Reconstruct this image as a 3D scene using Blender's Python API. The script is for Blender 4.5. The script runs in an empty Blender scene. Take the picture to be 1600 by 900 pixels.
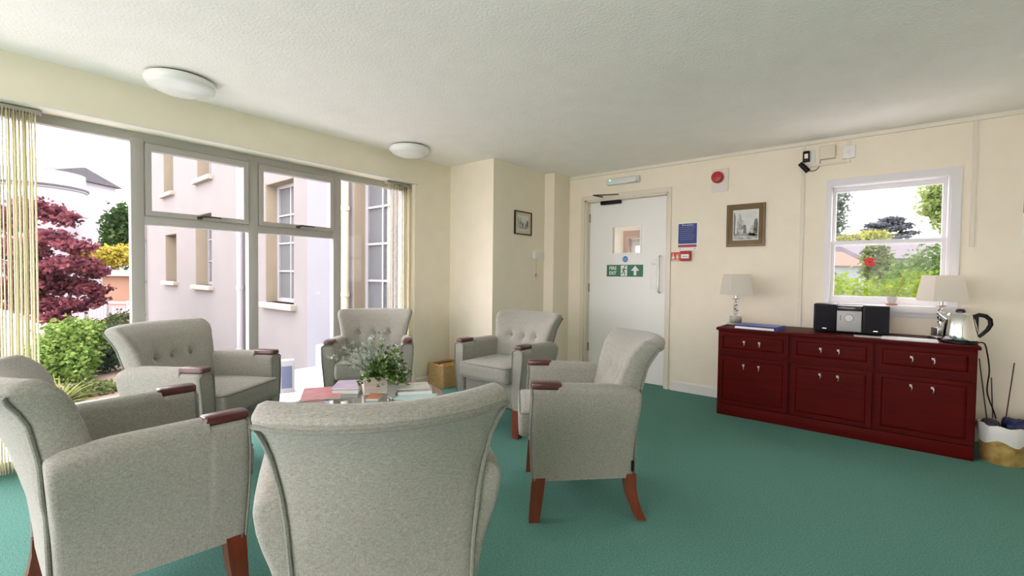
import bpy, bmesh, math, random
import numpy as np
from mathutils import Vector, Matrix

# ------------------------------------------------------------------ camera
random.seed(7)
RNG = np.random.default_rng(7)
SC = bpy.context.scene
COL = SC.collection
H = 1.17                                   # eye height; the camera stands over the world origin
F_PX, YAW, PITCH, ROLL = 706.1, 39.291, 1.504, 0.638
_y, _p, _r = (math.radians(a) for a in (YAW, PITCH, ROLL))
FW = Vector((-math.sin(_y) * math.cos(_p), math.cos(_y) * math.cos(_p), -math.sin(_p)))
_rt = Vector((math.cos(_y), math.sin(_y), 0)); _up = _rt.cross(FW)
RT = _rt * math.cos(_r) + _up * math.sin(_r); UP = _up * math.cos(_r) - _rt * math.sin(_r)
EYE = Vector((0, 0, H))
cam_data = bpy.data.cameras.new('camera'); cam = bpy.data.objects.new('camera', cam_data); COL.objects.link(cam)
cam_data.sensor_width = 36; cam_data.lens = F_PX / 1600 * 36; cam_data.clip_start = 0.03; cam_data.clip_end = 300
cam.matrix_world = Matrix(((RT.x, UP.x, -FW.x, 0), (RT.y, UP.y, -FW.y, 0), (RT.z, UP.z, -FW.z, H), (0, 0, 0, 1)))
SC.camera = cam

# ------------------------------------------------------------------ light
SKY = 4.2
world = bpy.data.worlds.new('overcast_sky'); SC.world = world; world.use_nodes = True
bg = world.node_tree.nodes['Background']
bg.inputs['Color'].default_value = (1.0, 0.915, 0.945, 1); bg.inputs['Strength'].default_value = SKY
SC.view_settings.view_transform = 'Standard'; SC.view_settings.look = 'None'
SC.view_settings.exposure = 1.02; SC.view_settings.gamma = 1.0
SC.view_settings.use_curve_mapping = False
try:
    SC.cycles.use_denoising = True
    SC.cycles.max_bounces = 10; SC.cycles.diffuse_bounces = 6; SC.cycles.transparent_max_bounces = 24
    SC.cycles.sample_clamp_indirect = 8
except Exception:
    pass

# ------------------------------------------------------------------ pixel helpers (a pixel gives a direction only)
def ray(u, v): return FW * F_PX + RT * (u - 800) + UP * (450 - v)
def at_x(u, v, x): d = ray(u, v); return EYE + d * (x / d.x)
def at_y(u, v, y): d = ray(u, v); return EYE + d * (y / d.y)
def at_z(u, v, z): d = ray(u, v); return EYE + d * ((z - H) / d.z)
def at_d(u, v, t): d = ray(u, v); return EYE + d * (t / F_PX)

XW, YD, ZC = -3.729, 4.703, 2.369          # window wall, door wall, ceiling
XF = -3.86                                  # inner face of the big window's frame
XE, YS = 2.1, -2.7                          # the two walls behind and beside the camera
YF = 3.36                                   # old building's facade outside

# ------------------------------------------------------------------ materials
MATS = {}
def mat(name, color, rough=0.6, metal=0.0, var=0.0, scale=20.0, bump=0.0, bscale=None, spec=None, color2=None, detail=4.0, coat=0.0, emit=None, estr=0.0, stretch=None):
    if name in MATS: return MATS[name]
    m = bpy.data.materials.new(name); m.use_nodes = True; nt = m.node_tree; b = nt.nodes['Principled BSDF']
    b.inputs['Base Color'].default_value = (*color, 1); b.inputs['Roughness'].default_value = rough; b.inputs['Metallic'].default_value = metal
    if spec is not None: b.inputs['Specular IOR Level'].default_value = spec
    if coat: b.inputs['Coat Weight'].default_value = coat; b.inputs['Coat Roughness'].default_value = 0.12
    if emit: b.inputs['Emission Color'].default_value = (*emit, 1); b.inputs['Emission Strength'].default_value = estr
    if var or bump or color2:
        tc = nt.nodes.new('ShaderNodeTexCoord'); src = tc.outputs['Object']
        if stretch:
            mp = nt.nodes.new('ShaderNodeMapping'); mp.inputs['Scale'].default_value = stretch
            nt.links.new(src, mp.inputs['Vector']); src = mp.outputs['Vector']
        if var or color2:
            n = nt.nodes.new('ShaderNodeTexNoise'); n.inputs['Scale'].default_value = scale; n.inputs['Detail'].default_value = detail
            nt.links.new(src, n.inputs['Vector'])
            r = nt.nodes.new('ShaderNodeValToRGB'); r.color_ramp.elements[0].position = 0.3; r.color_ramp.elements[1].position = 0.7
            c2 = color2 if color2 else tuple(min(1, c * (1 + var)) for c in color)
            c1 = color if color2 else tuple(c * (1 - var) for c in color)
            r.color_ramp.elements[0].color = (*c1, 1); r.color_ramp.elements[1].color = (*c2, 1)
            nt.links.new(n.outputs['Fac'], r.inputs['Fac']); nt.links.new(r.outputs['Color'], b.inputs['Base Color'])
        if bump:
            n2 = nt.nodes.new('ShaderNodeTexNoise'); n2.inputs['Scale'].default_value = bscale or scale; n2.inputs['Detail'].default_value = 3
            nt.links.new(src, n2.inputs['Vector'])
            bp = nt.nodes.new('ShaderNodeBump'); bp.inputs['Strength'].default_value = bump; bp.inputs['Distance'].default_value = 0.004
            nt.links.new(n2.outputs['Fac'], bp.inputs['Height']); nt.links.new(bp.outputs['Normal'], b.inputs['Normal'])
    MATS[name] = m
    return m

def glass_mat(name, tint=(1, 1, 1), refl=1.0):
    m = bpy.data.materials.new(name); m.use_nodes = True; nt = m.node_tree
    nt.nodes.remove(nt.nodes['Principled BSDF']); out = nt.nodes['Material Output']
    tr = nt.nodes.new('ShaderNodeBsdfTransparent'); tr.inputs['Color'].default_value = (*tint, 1)
    gl = nt.nodes.new('ShaderNodeBsdfGlossy'); gl.inputs['Roughness'].default_value = 0.02
    fr = nt.nodes.new('ShaderNodeLayerWeight'); fr.inputs['Blend'].default_value = .5
    pw = nt.nodes.new('ShaderNodeMath'); pw.operation = 'POWER'; pw.inputs[1].default_value = 5.0
    mu = nt.nodes.new('ShaderNodeMath'); mu.operation = 'MULTIPLY_ADD'; mu.inputs[1].default_value = .96 * refl; mu.inputs[2].default_value = .02 * refl
    mx = nt.nodes.new('ShaderNodeMixShader')
    nt.links.new(fr.outputs['Facing'], pw.inputs[0]); nt.links.new(pw.outputs[0], mu.inputs[0]); nt.links.new(mu.outputs[0], mx.inputs[0])
    nt.links.new(tr.outputs[0], mx.inputs[1]); nt.links.new(gl.outputs[0], mx.inputs[2]); nt.links.new(mx.outputs[0], out.inputs[0])
    MATS[name] = m
    return m

def leaf_mat(name, c1, c2, scale=2.5, trans=0.35, k=.56):
    c1, c2 = [tuple(k * q for q in c) for c in (c1, c2)]
    m = bpy.data.materials.new(name); m.use_nodes = True; nt = m.node_tree
    nt.nodes.remove(nt.nodes['Principled BSDF']); out = nt.nodes['Material Output']
    tc = nt.nodes.new('ShaderNodeTexCoord'); n = nt.nodes.new('ShaderNodeTexNoise'); n.inputs['Scale'].default_value = scale; n.inputs['Detail'].default_value = 5
    r = nt.nodes.new('ShaderNodeValToRGB'); r.color_ramp.elements[0].position = .35; r.color_ramp.elements[1].position = .65
    r.color_ramp.elements[0].color = (*c1, 1); r.color_ramp.elements[1].color = (*c2, 1)
    d = nt.nodes.new('ShaderNodeBsdfDiffuse'); t = nt.nodes.new('ShaderNodeBsdfTranslucent'); mx = nt.nodes.new('ShaderNodeMixShader'); mx.inputs[0].default_value = trans
    nt.links.new(tc.outputs['Object'], n.inputs['Vector']); nt.links.new(n.outputs['Fac'], r.inputs['Fac'])
    nt.links.new(r.outputs['Color'], d.inputs['Color']); nt.links.new(r.outputs['Color'], t.inputs['Color'])
    nt.links.new(d.outputs[0], mx.inputs[1]); nt.links.new(t.outputs[0], mx.inputs[2]); nt.links.new(mx.outputs[0], out.inputs[0])
    MATS[name] = m
    return m

def fabric_mat(name, c, dark):
    m = bpy.data.materials.new(name); m.use_nodes = True; nt = m.node_tree; b = nt.nodes['Principled BSDF']
    b.inputs['Roughness'].default_value = 0.95; b.inputs['Specular IOR Level'].default_value = 0.15
    try:
        b.inputs['Sheen Weight'].default_value = 0.25; b.inputs['Sheen Roughness'].default_value = 0.5
    except Exception: pass
    tc = nt.nodes.new('ShaderNodeTexCoord')
    outs = []
    for sc in ((420, 420, 90), (90, 90, 420)):
        mp = nt.nodes.new('ShaderNodeMapping'); mp.inputs['Scale'].default_value = sc
        n = nt.nodes.new('ShaderNodeTexNoise'); n.inputs['Scale'].default_value = 1.0; n.inputs['Detail'].default_value = 2
        nt.links.new(tc.outputs['Object'], mp.inputs['Vector']); nt.links.new(mp.outputs['Vector'], n.inputs['Vector']); outs.append(n.outputs['Fac'])
    a = nt.nodes.new('ShaderNodeMath'); a.operation = 'ADD'; nt.links.new(outs[0], a.inputs[0]); nt.links.new(outs[1], a.inputs[1])
    h = nt.nodes.new('ShaderNodeMath'); h.operation = 'MULTIPLY'; h.inputs[1].default_value = 0.5; nt.links.new(a.outputs[0], h.inputs[0])
    r = nt.nodes.new('ShaderNodeValToRGB'); r.color_ramp.elements[0].position = .3; r.color_ramp.elements[1].position = .68
    r.color_ramp.elements[0].color = (*dark, 1); r.color_ramp.elements[1].color = (*c, 1)
    nt.links.new(h.outputs[0], r.inputs['Fac']); nt.links.new(r.outputs['Color'], b.inputs['Base Color'])
    bp = nt.nodes.new('ShaderNodeBump'); bp.inputs['Strength'].default_value = 0.35; bp.inputs['Distance'].default_value = 0.002
    nt.links.new(h.outputs[0], bp.inputs['Height']); nt.links.new(bp.outputs['Normal'], b.inputs['Normal'])
    MATS[name] = m
    return m

WALL = mat('cream_wall_paint', (.86, .79, .655), .85, var=.02, scale=6, bump=.12, bscale=160)
CEIL = mat('ceiling_stipple', (.93, .895, .85), .9, bump=.8, bscale=70, var=.02, scale=5)
CARPET = mat('green_carpet', (.070, .200, .168), .98, color2=(.165, .365, .315), scale=150, detail=6, bump=.8, bscale=260, spec=.1)
WHITE = mat('white_gloss_paint', (.80, .785, .75), .35)
CREAMPAINT = mat('cream_gloss_paint', (.74, .68, .56), .4)
UPVC = mat('window_frame_white', (.42, .40, .375), .4)
SASHW = mat('sash_white', (.74, .73, .75), .4)
PLASTIC = mat('white_plastic', (.80, .79, .76), .4)
OFFPL = mat('cream_plastic', (.72, .66, .52), .45)
BLACK = mat('black_plastic', (.008, .008, .010), .4, spec=.22)
DARKM = mat('dark_metal', (.06, .05, .045), .4, metal=.6)
CHROME = mat('chrome', (.85, .85, .86), .12, metal=1)
STEEL = mat('brushed_steel', (.62, .62, .61), .3, metal=1)
BRASS = mat('aged_brass', (.30, .23, .12), .4, metal=.8)
RED = mat('red_plastic', (.42, .012, .018), .35)
SIGNRED = mat('sign_red', (.60, .06, .03), .5)
BLUE = mat('poster_blue', (.016, .035, .20), .5)
SIGNBLUE = mat('sign_blue', (.03, .19, .50), .45)
GREEN = mat('sign_green', (.012, .16, .075), .45)
SIGNW = mat('sign_white', (.86, .86, .84), .5)
PAPER = mat('paper', (.82, .82, .80), .7)
FABRIC = fabric_mat('grey_woven_fabric', (.40, .39, .345), (.205, .20, .172))
PIPE = fabric_mat('grey_piping_fabric', (.28, .285, .25), (.15, .155, .13))
MAHOG = mat('mahogany_dark', (.060, .0035, .003), .45, color2=(.090, .005, .004), scale=3, stretch=(1, 6, 14), spec=.06, detail=6)
ARMWOOD = mat('arm_pad_mahogany', (.055, .007, .006), .32, color2=(.095, .016, .012), scale=10, stretch=(6, 1, 1), coat=.15)
LEGWOOD = mat('leg_mahogany', (.13, .022, .010), .3, color2=(.20, .042, .018), scale=9, stretch=(5, 5, 1), coat=.3)
TABLEWOOD = mat('table_wood', (.17, .065, .042), .28, color2=(.25, .105, .07), scale=6, stretch=(1, 7, 1), coat=.4)
GLASS = glass_mat('window_glass', (.985, .99, .99), .4)
PICGLASS = glass_mat('picture_glass', (1, 1, 1), .1)
TGLASS = glass_mat('table_glass', (.86, .95, .93), 2.5)
WICKER = mat('wicker', (.50, .32, .13), .7, color2=(.78, .57, .29), scale=70, bump=.6, bscale=90)
SHADE = leaf_mat('lamp_shade_fabric', (.84, .80, .72), (.87, .83, .76), 200, .3, k=1)
SLAT = leaf_mat('blind_slat', (.90, .89, .74), (.93, .92, .80), 60, .5, k=1)
RENDERW = mat('render_wall', (0.166, 0.159, 0.157), .95, var=.05, scale=1.5, bump=.5, bscale=25)
REVEAL = mat('render_reveal_stone', (0.246, 0.210, 0.152), .9, var=.06, scale=4)
EXTW = mat('outdoor_white_paint', (0.281, 0.281, 0.293), .5)
DARKGLASS = mat('dark_window_glass', (.10, .11, .12), .08, spec=.8)
SLATE = mat('slate_roof', (0.038, 0.038, 0.046), .8, var=.3, scale=9)

# ------------------------------------------------------------------ mesh helpers
class MB:
    def __init__(s): s.v = []; s.f = []
    def add(s, vs, fs):
        o = len(s.v); s.v.extend([tuple(p) for p in vs]); s.f.extend([tuple(i + o for i in f) for f in fs]); return s
    def box(s, a, b):
        x0, y0, z0 = a; x1, y1, z1 = b
        return s.add([(x0,y0,z0),(x1,y0,z0),(x1,y1,z0),(x0,y1,z0),(x0,y0,z1),(x1,y0,z1),(x1,y1,z1),(x0,y1,z1)],
                     [(0,3,2,1),(4,5,6,7),(0,1,5,4),(1,2,6,5),(2,3,7,6),(3,0,4,7)])
    def rbox(s, a, b, r, crown=0.0, n=4, seg=3):
        c = [(a[i] + b[i]) / 2 for i in range(3)]; hd = [abs(b[i] - a[i]) / 2 for i in range(3)]
        r = min(r, min(hd) * .98)
        ax = []
        for k in range(3):
            e = [-hd[k] + r * (1 - math.cos(math.pi / 2 * j / seg)) * .9 for j in range(seg)] + [-hd[k] + r]
            inner = [-hd[k] + r + (2 * hd[k] - 2 * r) * j / n for j in range(1, n)]
            ax.append(sorted(set(e + inner + [-q for q in e])))
        idx = {}; vs = []; fs = []
        def vert(i, j, k):
            if (i, j, k) not in idx:
                p = Vector((ax[0][i], ax[1][j], ax[2][k]))
                q = Vector([max(-(hd[m] - r), min(hd[m] - r, p[m])) for m in range(3)])
                d = p - q
                if d.length > 1e-9: p = q + d.normalized() * r
                if crown and p.z > 0:
                    p.z += crown * (1 - (p.x / hd[0]) ** 2) * (1 - (p.y / hd[1]) ** 2)
                idx[(i, j, k)] = len(vs); vs.append((p.x + c[0], p.y + c[1], p.z + c[2]))
            return idx[(i, j, k)]
        N = [len(x) - 1 for x in ax]
        for i in range(N[0]):
            for j in range(N[1]):
                fs.append((vert(i,j,0), vert(i,j+1,0), vert(i+1,j+1,0), vert(i+1,j,0)))
                fs.append((vert(i,j,N[2]), vert(i+1,j,N[2]), vert(i+1,j+1,N[2]), vert(i,j+1,N[2])))
        for i in range(N[0]):
            for k in range(N[2]):
                fs.append((vert(i,0,k), vert(i+1,0,k), vert(i+1,0,k+1), vert(i,0,k+1)))
                fs.append((vert(i,N[1],k), vert(i,N[1],k+1), vert(i+1,N[1],k+1), vert(i+1,N[1],k)))
        for j in range(N[1]):
            for k in range(N[2]):
                fs.append((vert(0,j,k), vert(0,j,k+1), vert(0,j+1,k+1), vert(0,j+1,k)))
                fs.append((vert(N[0],j,k), vert(N[0],j+1,k), vert(N[0],j+1,k+1), vert(N[0],j,k+1)))
        return s.add(vs, fs)
    def loft(s, rings, caps=True, closed=True):
        n = len(rings[0]); o = len(s.v)
        for r in rings: s.v.extend([tuple(p) for p in r])
        for k in range(len(rings) - 1):
            for i in range(n if closed else n - 1):
                j = (i + 1) % n
                s.f.append((o + k*n + i, o + k*n + j, o + (k+1)*n + j, o + (k+1)*n + i))
        if caps:
            s.f.append(tuple(o + i for i in reversed(range(n)))); s.f.append(tuple(o + (len(rings)-1)*n + i for i in range(n)))
        return s
    def lathe(s, prof, n=24, c=(0, 0, 0), caps=True):
        rings = [[(c[0] + r * math.cos(2*math.pi*i/n), c[1] + r * math.sin(2*math.pi*i/n), c[2] + z) for i in range(n)] for r, z in prof]
        return s.loft(rings, caps)
    def tube(s, pts, r, n=8, caps=True):
        pts = [Vector(p) for p in pts]; rad = r if isinstance(r, (list, tuple)) else [r] * len(pts)
        rings = []; ref = None
        for i, p in enumerate(pts):
            t = (pts[min(i+1, len(pts)-1)] - pts[max(i-1, 0)]).normalized()
            if ref is None:
                ref = Vector((0, 0, 1)) if abs(t.z) < .9 else Vector((1, 0, 0))
            u = (ref - t * ref.dot(t)).normalized(); w = t.cross(u); ref = u
            rings.append([p + (u * math.cos(2*math.pi*k/n) + w * math.sin(2*math.pi*k/n)) * rad[i] for k in range(n)])
        return s.loft(rings, caps)
    def prism(s, poly, f3, depth):          # poly of 2-D points -> f3(x, y, d) in 3-D
        n = len(poly)
        a = [f3(x, y, 0) for x, y in poly]; b = [f3(x, y, depth) for x, y in poly]
        return s.add(a + b, [tuple(range(n)), tuple(reversed(range(n, 2*n)))] + [(i, n + i, n + (i+1) % n, (i+1) % n) for i in range(n)])
    def quad(s, a, b, c, d): return s.add([a, b, c, d], [(0, 1, 2, 3)])
    def build(s, name, m, parent=None, smooth=False, fix=True):
        me = bpy.data.meshes.new(name); me.from_pydata(s.v, [], s.f); me.validate()
        if fix:
            bm = bmesh.new(); bm.from_mesh(me); bmesh.ops.recalc_face_normals(bm, faces=bm.faces)
            if smooth:
                for f in bm.faces: f.smooth = True
                for e in bm.edges:
                    if len(e.link_faces) == 2 and e.calc_face_angle(0) > math.radians(38): e.smooth = False
            bm.to_mesh(me); bm.free()
        me.materials.append(m)
        o = bpy.data.objects.new(name, me); COL.objects.link(o)
        if parent is not None: o.parent = parent
        return o

def tag(o, label, cat=None, group=None, kind=None):
    o['label'] = label
    if cat: o['category'] = cat
    if group: o['group'] = group
    if kind: o['kind'] = kind
    return o
def empty(name, loc, rz=0, label=None, cat=None, group=None, kind=None):
    o = bpy.data.objects.new(name, None); COL.objects.link(o); o.empty_display_size = .1
    o.location = loc; o.rotation_euler = (0, 0, rz)
    if label: tag(o, label, cat, group, kind)
    return o
def children(o): return [c for c in bpy.data.objects if c.parent == o]
def copy_tree(o, parent=None):
    c = o.copy(); COL.objects.link(c); c.parent = parent
    for ch in children(o): copy_tree(ch, c)
    return c
def struct(o, label, cat='structure'): return tag(o, label, cat, kind='structure')
def box(name, a, b, m, parent=None): return MB().box(a, b).build(name, m, parent)
def rbox(name, a, b, r, m, parent=None, **k): return MB().rbox(a, b, r, **k).build(name, m, parent, smooth=True)

def text(name, s, size, pos, m, parent, width=None, depth=.0006, align='CENTER', bold=0.0):
    """raised lettering on a vertical face that looks towards -y"""
    cu = bpy.data.curves.new('tmp', 'FONT'); cu.body = s; cu.size = size; cu.extrude = depth; cu.align_x = align; cu.align_y = 'CENTER'; cu.offset = bold
    cu.resolution_u = 2
    t = bpy.data.objects.new('tmp', cu); COL.objects.link(t)
    bpy.context.view_layer.update()
    me = bpy.data.meshes.new_from_object(t.evaluated_get(bpy.context.evaluated_depsgraph_get()))
    bpy.data.objects.remove(t); bpy.data.curves.remove(cu)
    xs = [v.co.x for v in me.vertices]
    k = width / (max(xs) - min(xs)) if width else 1
    for v in me.vertices:
        x, y, z = v.co; v.co = (x * k + pos[0], pos[1] - z, y + pos[2])
    me.materials.clear(); me.materials.append(m); me.name = name
    o = bpy.data.objects.new(name, me); COL.objects.link(o); o.parent = parent
    return o

def holed(P, u0, u1, v0, v1, holes, t):
    """rectangular slab with rectangular holes; P(u, v, d) -> 3-D, d in 0..t"""
    us = sorted({u0, u1, *[h[0] for h in holes], *[h[1] for h in holes]}); vs = sorted({v0, v1, *[h[2] for h in holes], *[h[3] for h in holes]})
    nu, nv = len(us) - 1, len(vs) - 1
    def solid(i, j):
        if i < 0 or j < 0 or i >= nu or j >= nv: return False
        cu, cv = (us[i] + us[i+1]) / 2, (vs[j] + vs[j+1]) / 2
        return not any(h[0] < cu < h[1] and h[2] < cv < h[3] for h in holes)
    mb = MB(); idx = {}
    def V(i, j, d):
        if (i, j, d) not in idx: idx[(i, j, d)] = len(mb.v); mb.v.append(tuple(P(us[i], vs[j], t * d)))
        return idx[(i, j, d)]
    for i in range(nu):
        for j in range(nv):
            if not solid(i, j): continue
            mb.f.append((V(i,j,0), V(i+1,j,0), V(i+1,j+1,0), V(i,j+1,0))); mb.f.append((V(i,j,1), V(i,j+1,1), V(i+1,j+1,1), V(i+1,j,1)))
            if not solid(i-1, j): mb.f.append((V(i,j,0), V(i,j+1,0), V(i,j+1,1), V(i,j,1)))
            if not solid(i+1, j): mb.f.append((V(i+1,j,0), V(i+1,j,1), V(i+1,j+1,1), V(i+1,j+1,0)))
            if not solid(i, j-1): mb.f.append((V(i,j,0), V(i,j,1), V(i+1,j,1), V(i+1,j,0)))
            if not solid(i, j+1): mb.f.append((V(i,j+1,0), V(i+1,j+1,0), V(i+1,j+1,1), V(i,j+1,1)))
    return mb

def interp(knots, z):
    if z <= knots[0][0]: return knots[0][1]
    for (a, b), (c, d) in zip(knots, knots[1:]):
        if z <= c:
            t = (z - a) / (c - a); return b + (d - b) * t
    return knots[-1][1]

# ================================================================== THE ROOM
DX0, DX1, DZ1 = -2.745, -1.742, 2.075               # door opening
WX0, WX1, WZ0, WZ1 = -.375, .425, .955, 2.005        # small window opening
struct(box('floor', (XF - .05, YS, -.12), (XE, YD + .12, 0), CARPET), 'green looped carpet covering the whole lounge floor', 'floor')
struct(box('ceiling', (XF - .2, YS - .1, ZC), (XE + .1, YD + .12, ZC + .15), CEIL), 'off-white stippled plaster ceiling of the lounge', 'ceiling')
WY0, WY1, WZH = -2.4, 2.97, 2.10
struct(holed(lambda u, v, d: (XW - d, u, v), YS, 3.46, 0, ZC, [(WY0, WY1, 0, WZH)], .26).build('wall_window', WALL), 'cream wall around the tall floor-length window', 'wall')
struct(box('wall_alcove_end', (XW - .05, 3.46, 0), (-3.09, 3.70, ZC), WALL), 'narrow cream end wall behind the wicker basket', 'wall')
struct(box('wall_alcove_side', (-3.30, 3.465, 0), (-3.095, YD, ZC), WALL), 'cream return wall carrying the small black-framed print', 'wall')
struct(box('wall_boxing', (-3.10, 4.37, 0), (-2.958, YD, ZC), WALL), 'boxed-in cream pipe casing in the corner by the door', 'wall')
struct(holed(lambda u, v, d: (u, YD + d, v), -3.3, XE, 0, ZC, [(DX0, DX1, -1, DZ1), (WX0, WX1, WZ0, WZ1)], .14).build('wall_door', WALL), 'long cream wall with the fire door and small sash window', 'wall')
struct(holed(lambda u, v, d: (XE + d, u, v), YS, YD, 0, ZC, [], .12).build('wall_east', WALL), 'plain cream side wall, out of view', 'wall')
struct(holed(lambda u, v, d: (u, YS - d, v), XW, XE, 0, ZC, [(-3.45, .8, .06, 2.2)], .12).build('wall_back', WALL), 'cream wall with a wide added window behind the seating, out of view', 'wall')  # window opening added and sized for the daylight it lets in

# skirting boards
def skirting(name, a, b, out, label):
    a, b, out = Vector(a), Vector(b), Vector(out)
    mb = MB()
    prof = [(0, 0), (.018, 0), (.018, .085), (.010, .10), (0, .10)]
    mb.loft([[p + out * x + Vector((0, 0, z)) for x, z in prof] for p in (a, b)])
    return struct(mb.build(name, WHITE), label, 'skirting')
skirting('baseboard_door', (DX1 + .06, YD, 0), (XE, YD, 0), (0, -1, 0), 'white skirting board below the wall with the sash window')
skirting('baseboard_alcove_end', (XW, 3.46, 0), (-3.09, 3.46, 0), (0, -1, 0), 'white skirting board behind the wicker basket')
skirting('baseboard_alcove_side', (-3.095, 3.44, 0), (-3.095, 4.37, 0), (1, 0, 0), 'white skirting board below the small black-framed print')
skirting('baseboard_boxing', (-2.958, 4.36, 0), (-2.958, YD, 0), (1, 0, 0), 'white skirting board on the corner pipe casing')
skirting('baseboard_window', (XW, WY1 + .01, 0), (XW, 3.46, 0), (1, 0, 0), 'white skirting board on the short wall beside the blind')
struct(box('trim_1', (-2.95, YD - .022, ZC - .032), (XE, YD, ZC), mat('trunking_cream', (.78, .74, .64), .5)), 'thin cream cable trunking under the ceiling along the door wall', 'trim')
TRUNK = mat('trunking_wall', (.74, .69, .58), .5)
struct(box('trim_2', (-.572, YD - .012, .70), (-.545, YD, 2.34), TRUNK), 'vertical cream cable trunking between framed print and sash window', 'trim')
struct(box('trim_3', (.488, YD - .014, 1.42), (.512, YD, 2.34), TRUNK), 'vertical cream cable trunking right beside the sash window', 'trim')
struct(box('trim_4', (-.255, YD - .014, 2.285), (-.228, YD, 2.34), TRUNK), 'short trunking drop from the ceiling to the wall socket', 'trim')
struct(box('trim_5', (-.50, YD - .014, 2.145), (-.225, YD, 2.165), TRUNK), 'short level trunking under the cream junction box', 'trim')
struct(MB().loft([[(XW + a, y, WZH + b) for a, b in ((0, 0), (.014, .002), (.014, .012), (0, .014))] for y in (WY0, WY1 + .03)]).build('trim_6', WHITE), 'thin white bead along the head of the tall window', 'trim')

# ------------------------------------------------------------------ big window
w1 = struct(empty('window_1', (XF, 0.75, 0)), 'tall white-framed window wall with two top-hung casements', 'window')
def wbox(name, y0, y1, z0, z1, x0=-.06, x1=0.0, m=UPVC, parent=None, r=.004):
    return rbox(name, (x0, y0 - .75, z0), (x1, y1 - .75, z1), r, m, parent or w1, n=1, seg=1)
posts = [(.722, .795), (1.440, 1.512), (2.150, 2.224)]
prev = [(-.06, .01), (-.80, -.73), (-1.54, -1.47)]
wbox('head_rail', WY0, WY1, 2.04, WZH + .005); wbox('bottom_rail', WY0, WY1, 0, .07)
wbox('jamb', WY1 - .05, WY1 + .005, 0, WZH); wbox('jamb', WY0 - .005, WY0 + .05, 0, WZH)
for a, b in posts: wbox('post', a, b, .05, 2.06, -.062, .004)
for a, b in prev[1:]: wbox('post', a, b, .05, 2.06, -.062, .004)
wbox('transom', .78, 2.16, 1.492, 1.548, -.060, .0015)
def pane(y0, y1, z0, z1): box('pane', (-.034, y0 - .75, z0), (-.028, y1 - .75, z1), GLASS, w1)
edges = [WY0 + .05, *[e for p in sorted(prev[1:] + posts) for e in p], WY1 - .05]
for i in range(0, len(edges), 2):
    a, b = edges[i], edges[i+1]
    if abs(a - .795) < .01 or abs(a - 1.512) < .01:
        pane(a, b, .07, 1.492)
        c = empty('casement', (0, 0, 0)); c.parent = w1
        sash = holed(lambda u, v, d: (.016 - d, u - .75, v), a + .003, b - .003, 1.552, 2.036, [(a + .037, b - .037, 1.586, 1.992)], .06).build('casement_frame', UPVC, c)
        box('casement_pane', (-.030, a + .035 - .75, 1.584), (-.024, b - .035 - .75, 1.994), GLASS, c)
        ym = (a + b) / 2 - .75 - .01
        hb = MB().rbox((.014, ym - .016, 1.556), (.034, ym + .016, 1.578), .005, n=1, seg=2).tube([(.03, ym, 1.567), (.046, ym, 1.572), (.050, ym + .02, 1.577), (.050, ym + .13, 1.575)], [.008, .008, .007, .005], 8)
        hb.build('casement_handle', DARKM, c, smooth=True)
    else:
        pane(a, b, .07, 2.04)
# vertical blinds: near the glass, slats turned edge-on to the wall
def blind(name, ys, tilt, label, length=2.04):
    root = empty(name, (XW - .07, ys[0], 0.03)); tag(root, label, 'blind', 'vertical blinds at the tall window')
    y0, y1 = min(ys) - ys[0], max(ys) - ys[0]
    MB().rbox((-.022, y0 - .03, 2.040), (.022, min(y1 + .03, 2.96 - ys[0]), 2.064), .004, n=1, seg=1).build('head_rail', UPVC, root)
    me = None
    for i, y in enumerate(ys):
        if me is None:
            mb = MB(); W = .0445; n = 6
            ring = lambda z: [(W * (2*k/n - 1), .004 * (1 - (2*k/n - 1)**2), z) for k in range(n+1)] + [(W * (1 - 2*k/n), .0012 + .004 * (1 - (1 - 2*k/n)**2), z) for k in range(n+1)]
            mb.loft([ring(0), ring(length)]); s = mb.build('slat', SLAT, root); me = s.data
        else:
            s = bpy.data.objects.new('slat', me); COL.objects.link(s); s.parent = root
        s.location = (0, y - ys[0], 0); s.rotation_euler = (0, 0, math.radians(tilt + random.uniform(-3, 3)))
    return root
blind('vertical_blind', [.285 - .0125 * i + random.uniform(-.003, .003) for i in range(24)], 2, 'cream vertical blind with slats turned edge-on before the red maple')
blind('vertical_blind', [2.925 - .021 * i for i in range(12)], -35, 'cream vertical blind bunched up at the jamb beside the basket alcove')

# small sash window in the door wall
w2 = struct(empty('window_2', (WX0, YD, WZ0)), 'white sliding sash window above the sideboard', 'window')
def s2(name, x0, x1, z0, z1, y0, y1, m=SASHW, r=.003): return rbox(name, (x0 - WX0, y0, z0 - WZ0), (x1 - WX0, y1, z1 - WZ0), r, m, w2, n=1, seg=1)
mb = holed(lambda u, v, d: (u - WX0, d - .016, v - WZ0), WX0 - .012, WX1 + .014, WZ0 - .0, WZ1 + .014, [(WX0 + .022, WX1 - .04, WZ0 - 1, WZ1 - .045)], .016); mb.build('architrave', SASHW, w2)
s2('jamb', WX0, WX0 + .03, WZ0, WZ1, 0, .13); s2('jamb', WX1 - .055, WX1, WZ0, WZ1, 0, .13); s2('head', WX0, WX1, WZ1 - .05, WZ1, 0, .13)
zm = at_y(1385, 378, YD + .05).z
def sash(z0, z1, yy, rails):
    x0, x1 = WX0 + .03, WX1 - .055
    holed(lambda u, v, d: (u - WX0, yy + d, v - WZ0), x0, x1, z0, z1, [(x0 + .026, x1 - .026, z0 + rails[0], z1 - rails[1])], .035).build('sash', SASHW, w2)
    box('pane', (x0 + .028 - WX0, yy + .016, z0 + rails[0] - .002 - WZ0), (x1 - .028 - WX0, yy + .020, z1 - rails[1] + .002 - WZ0), GLASS, w2)
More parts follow.
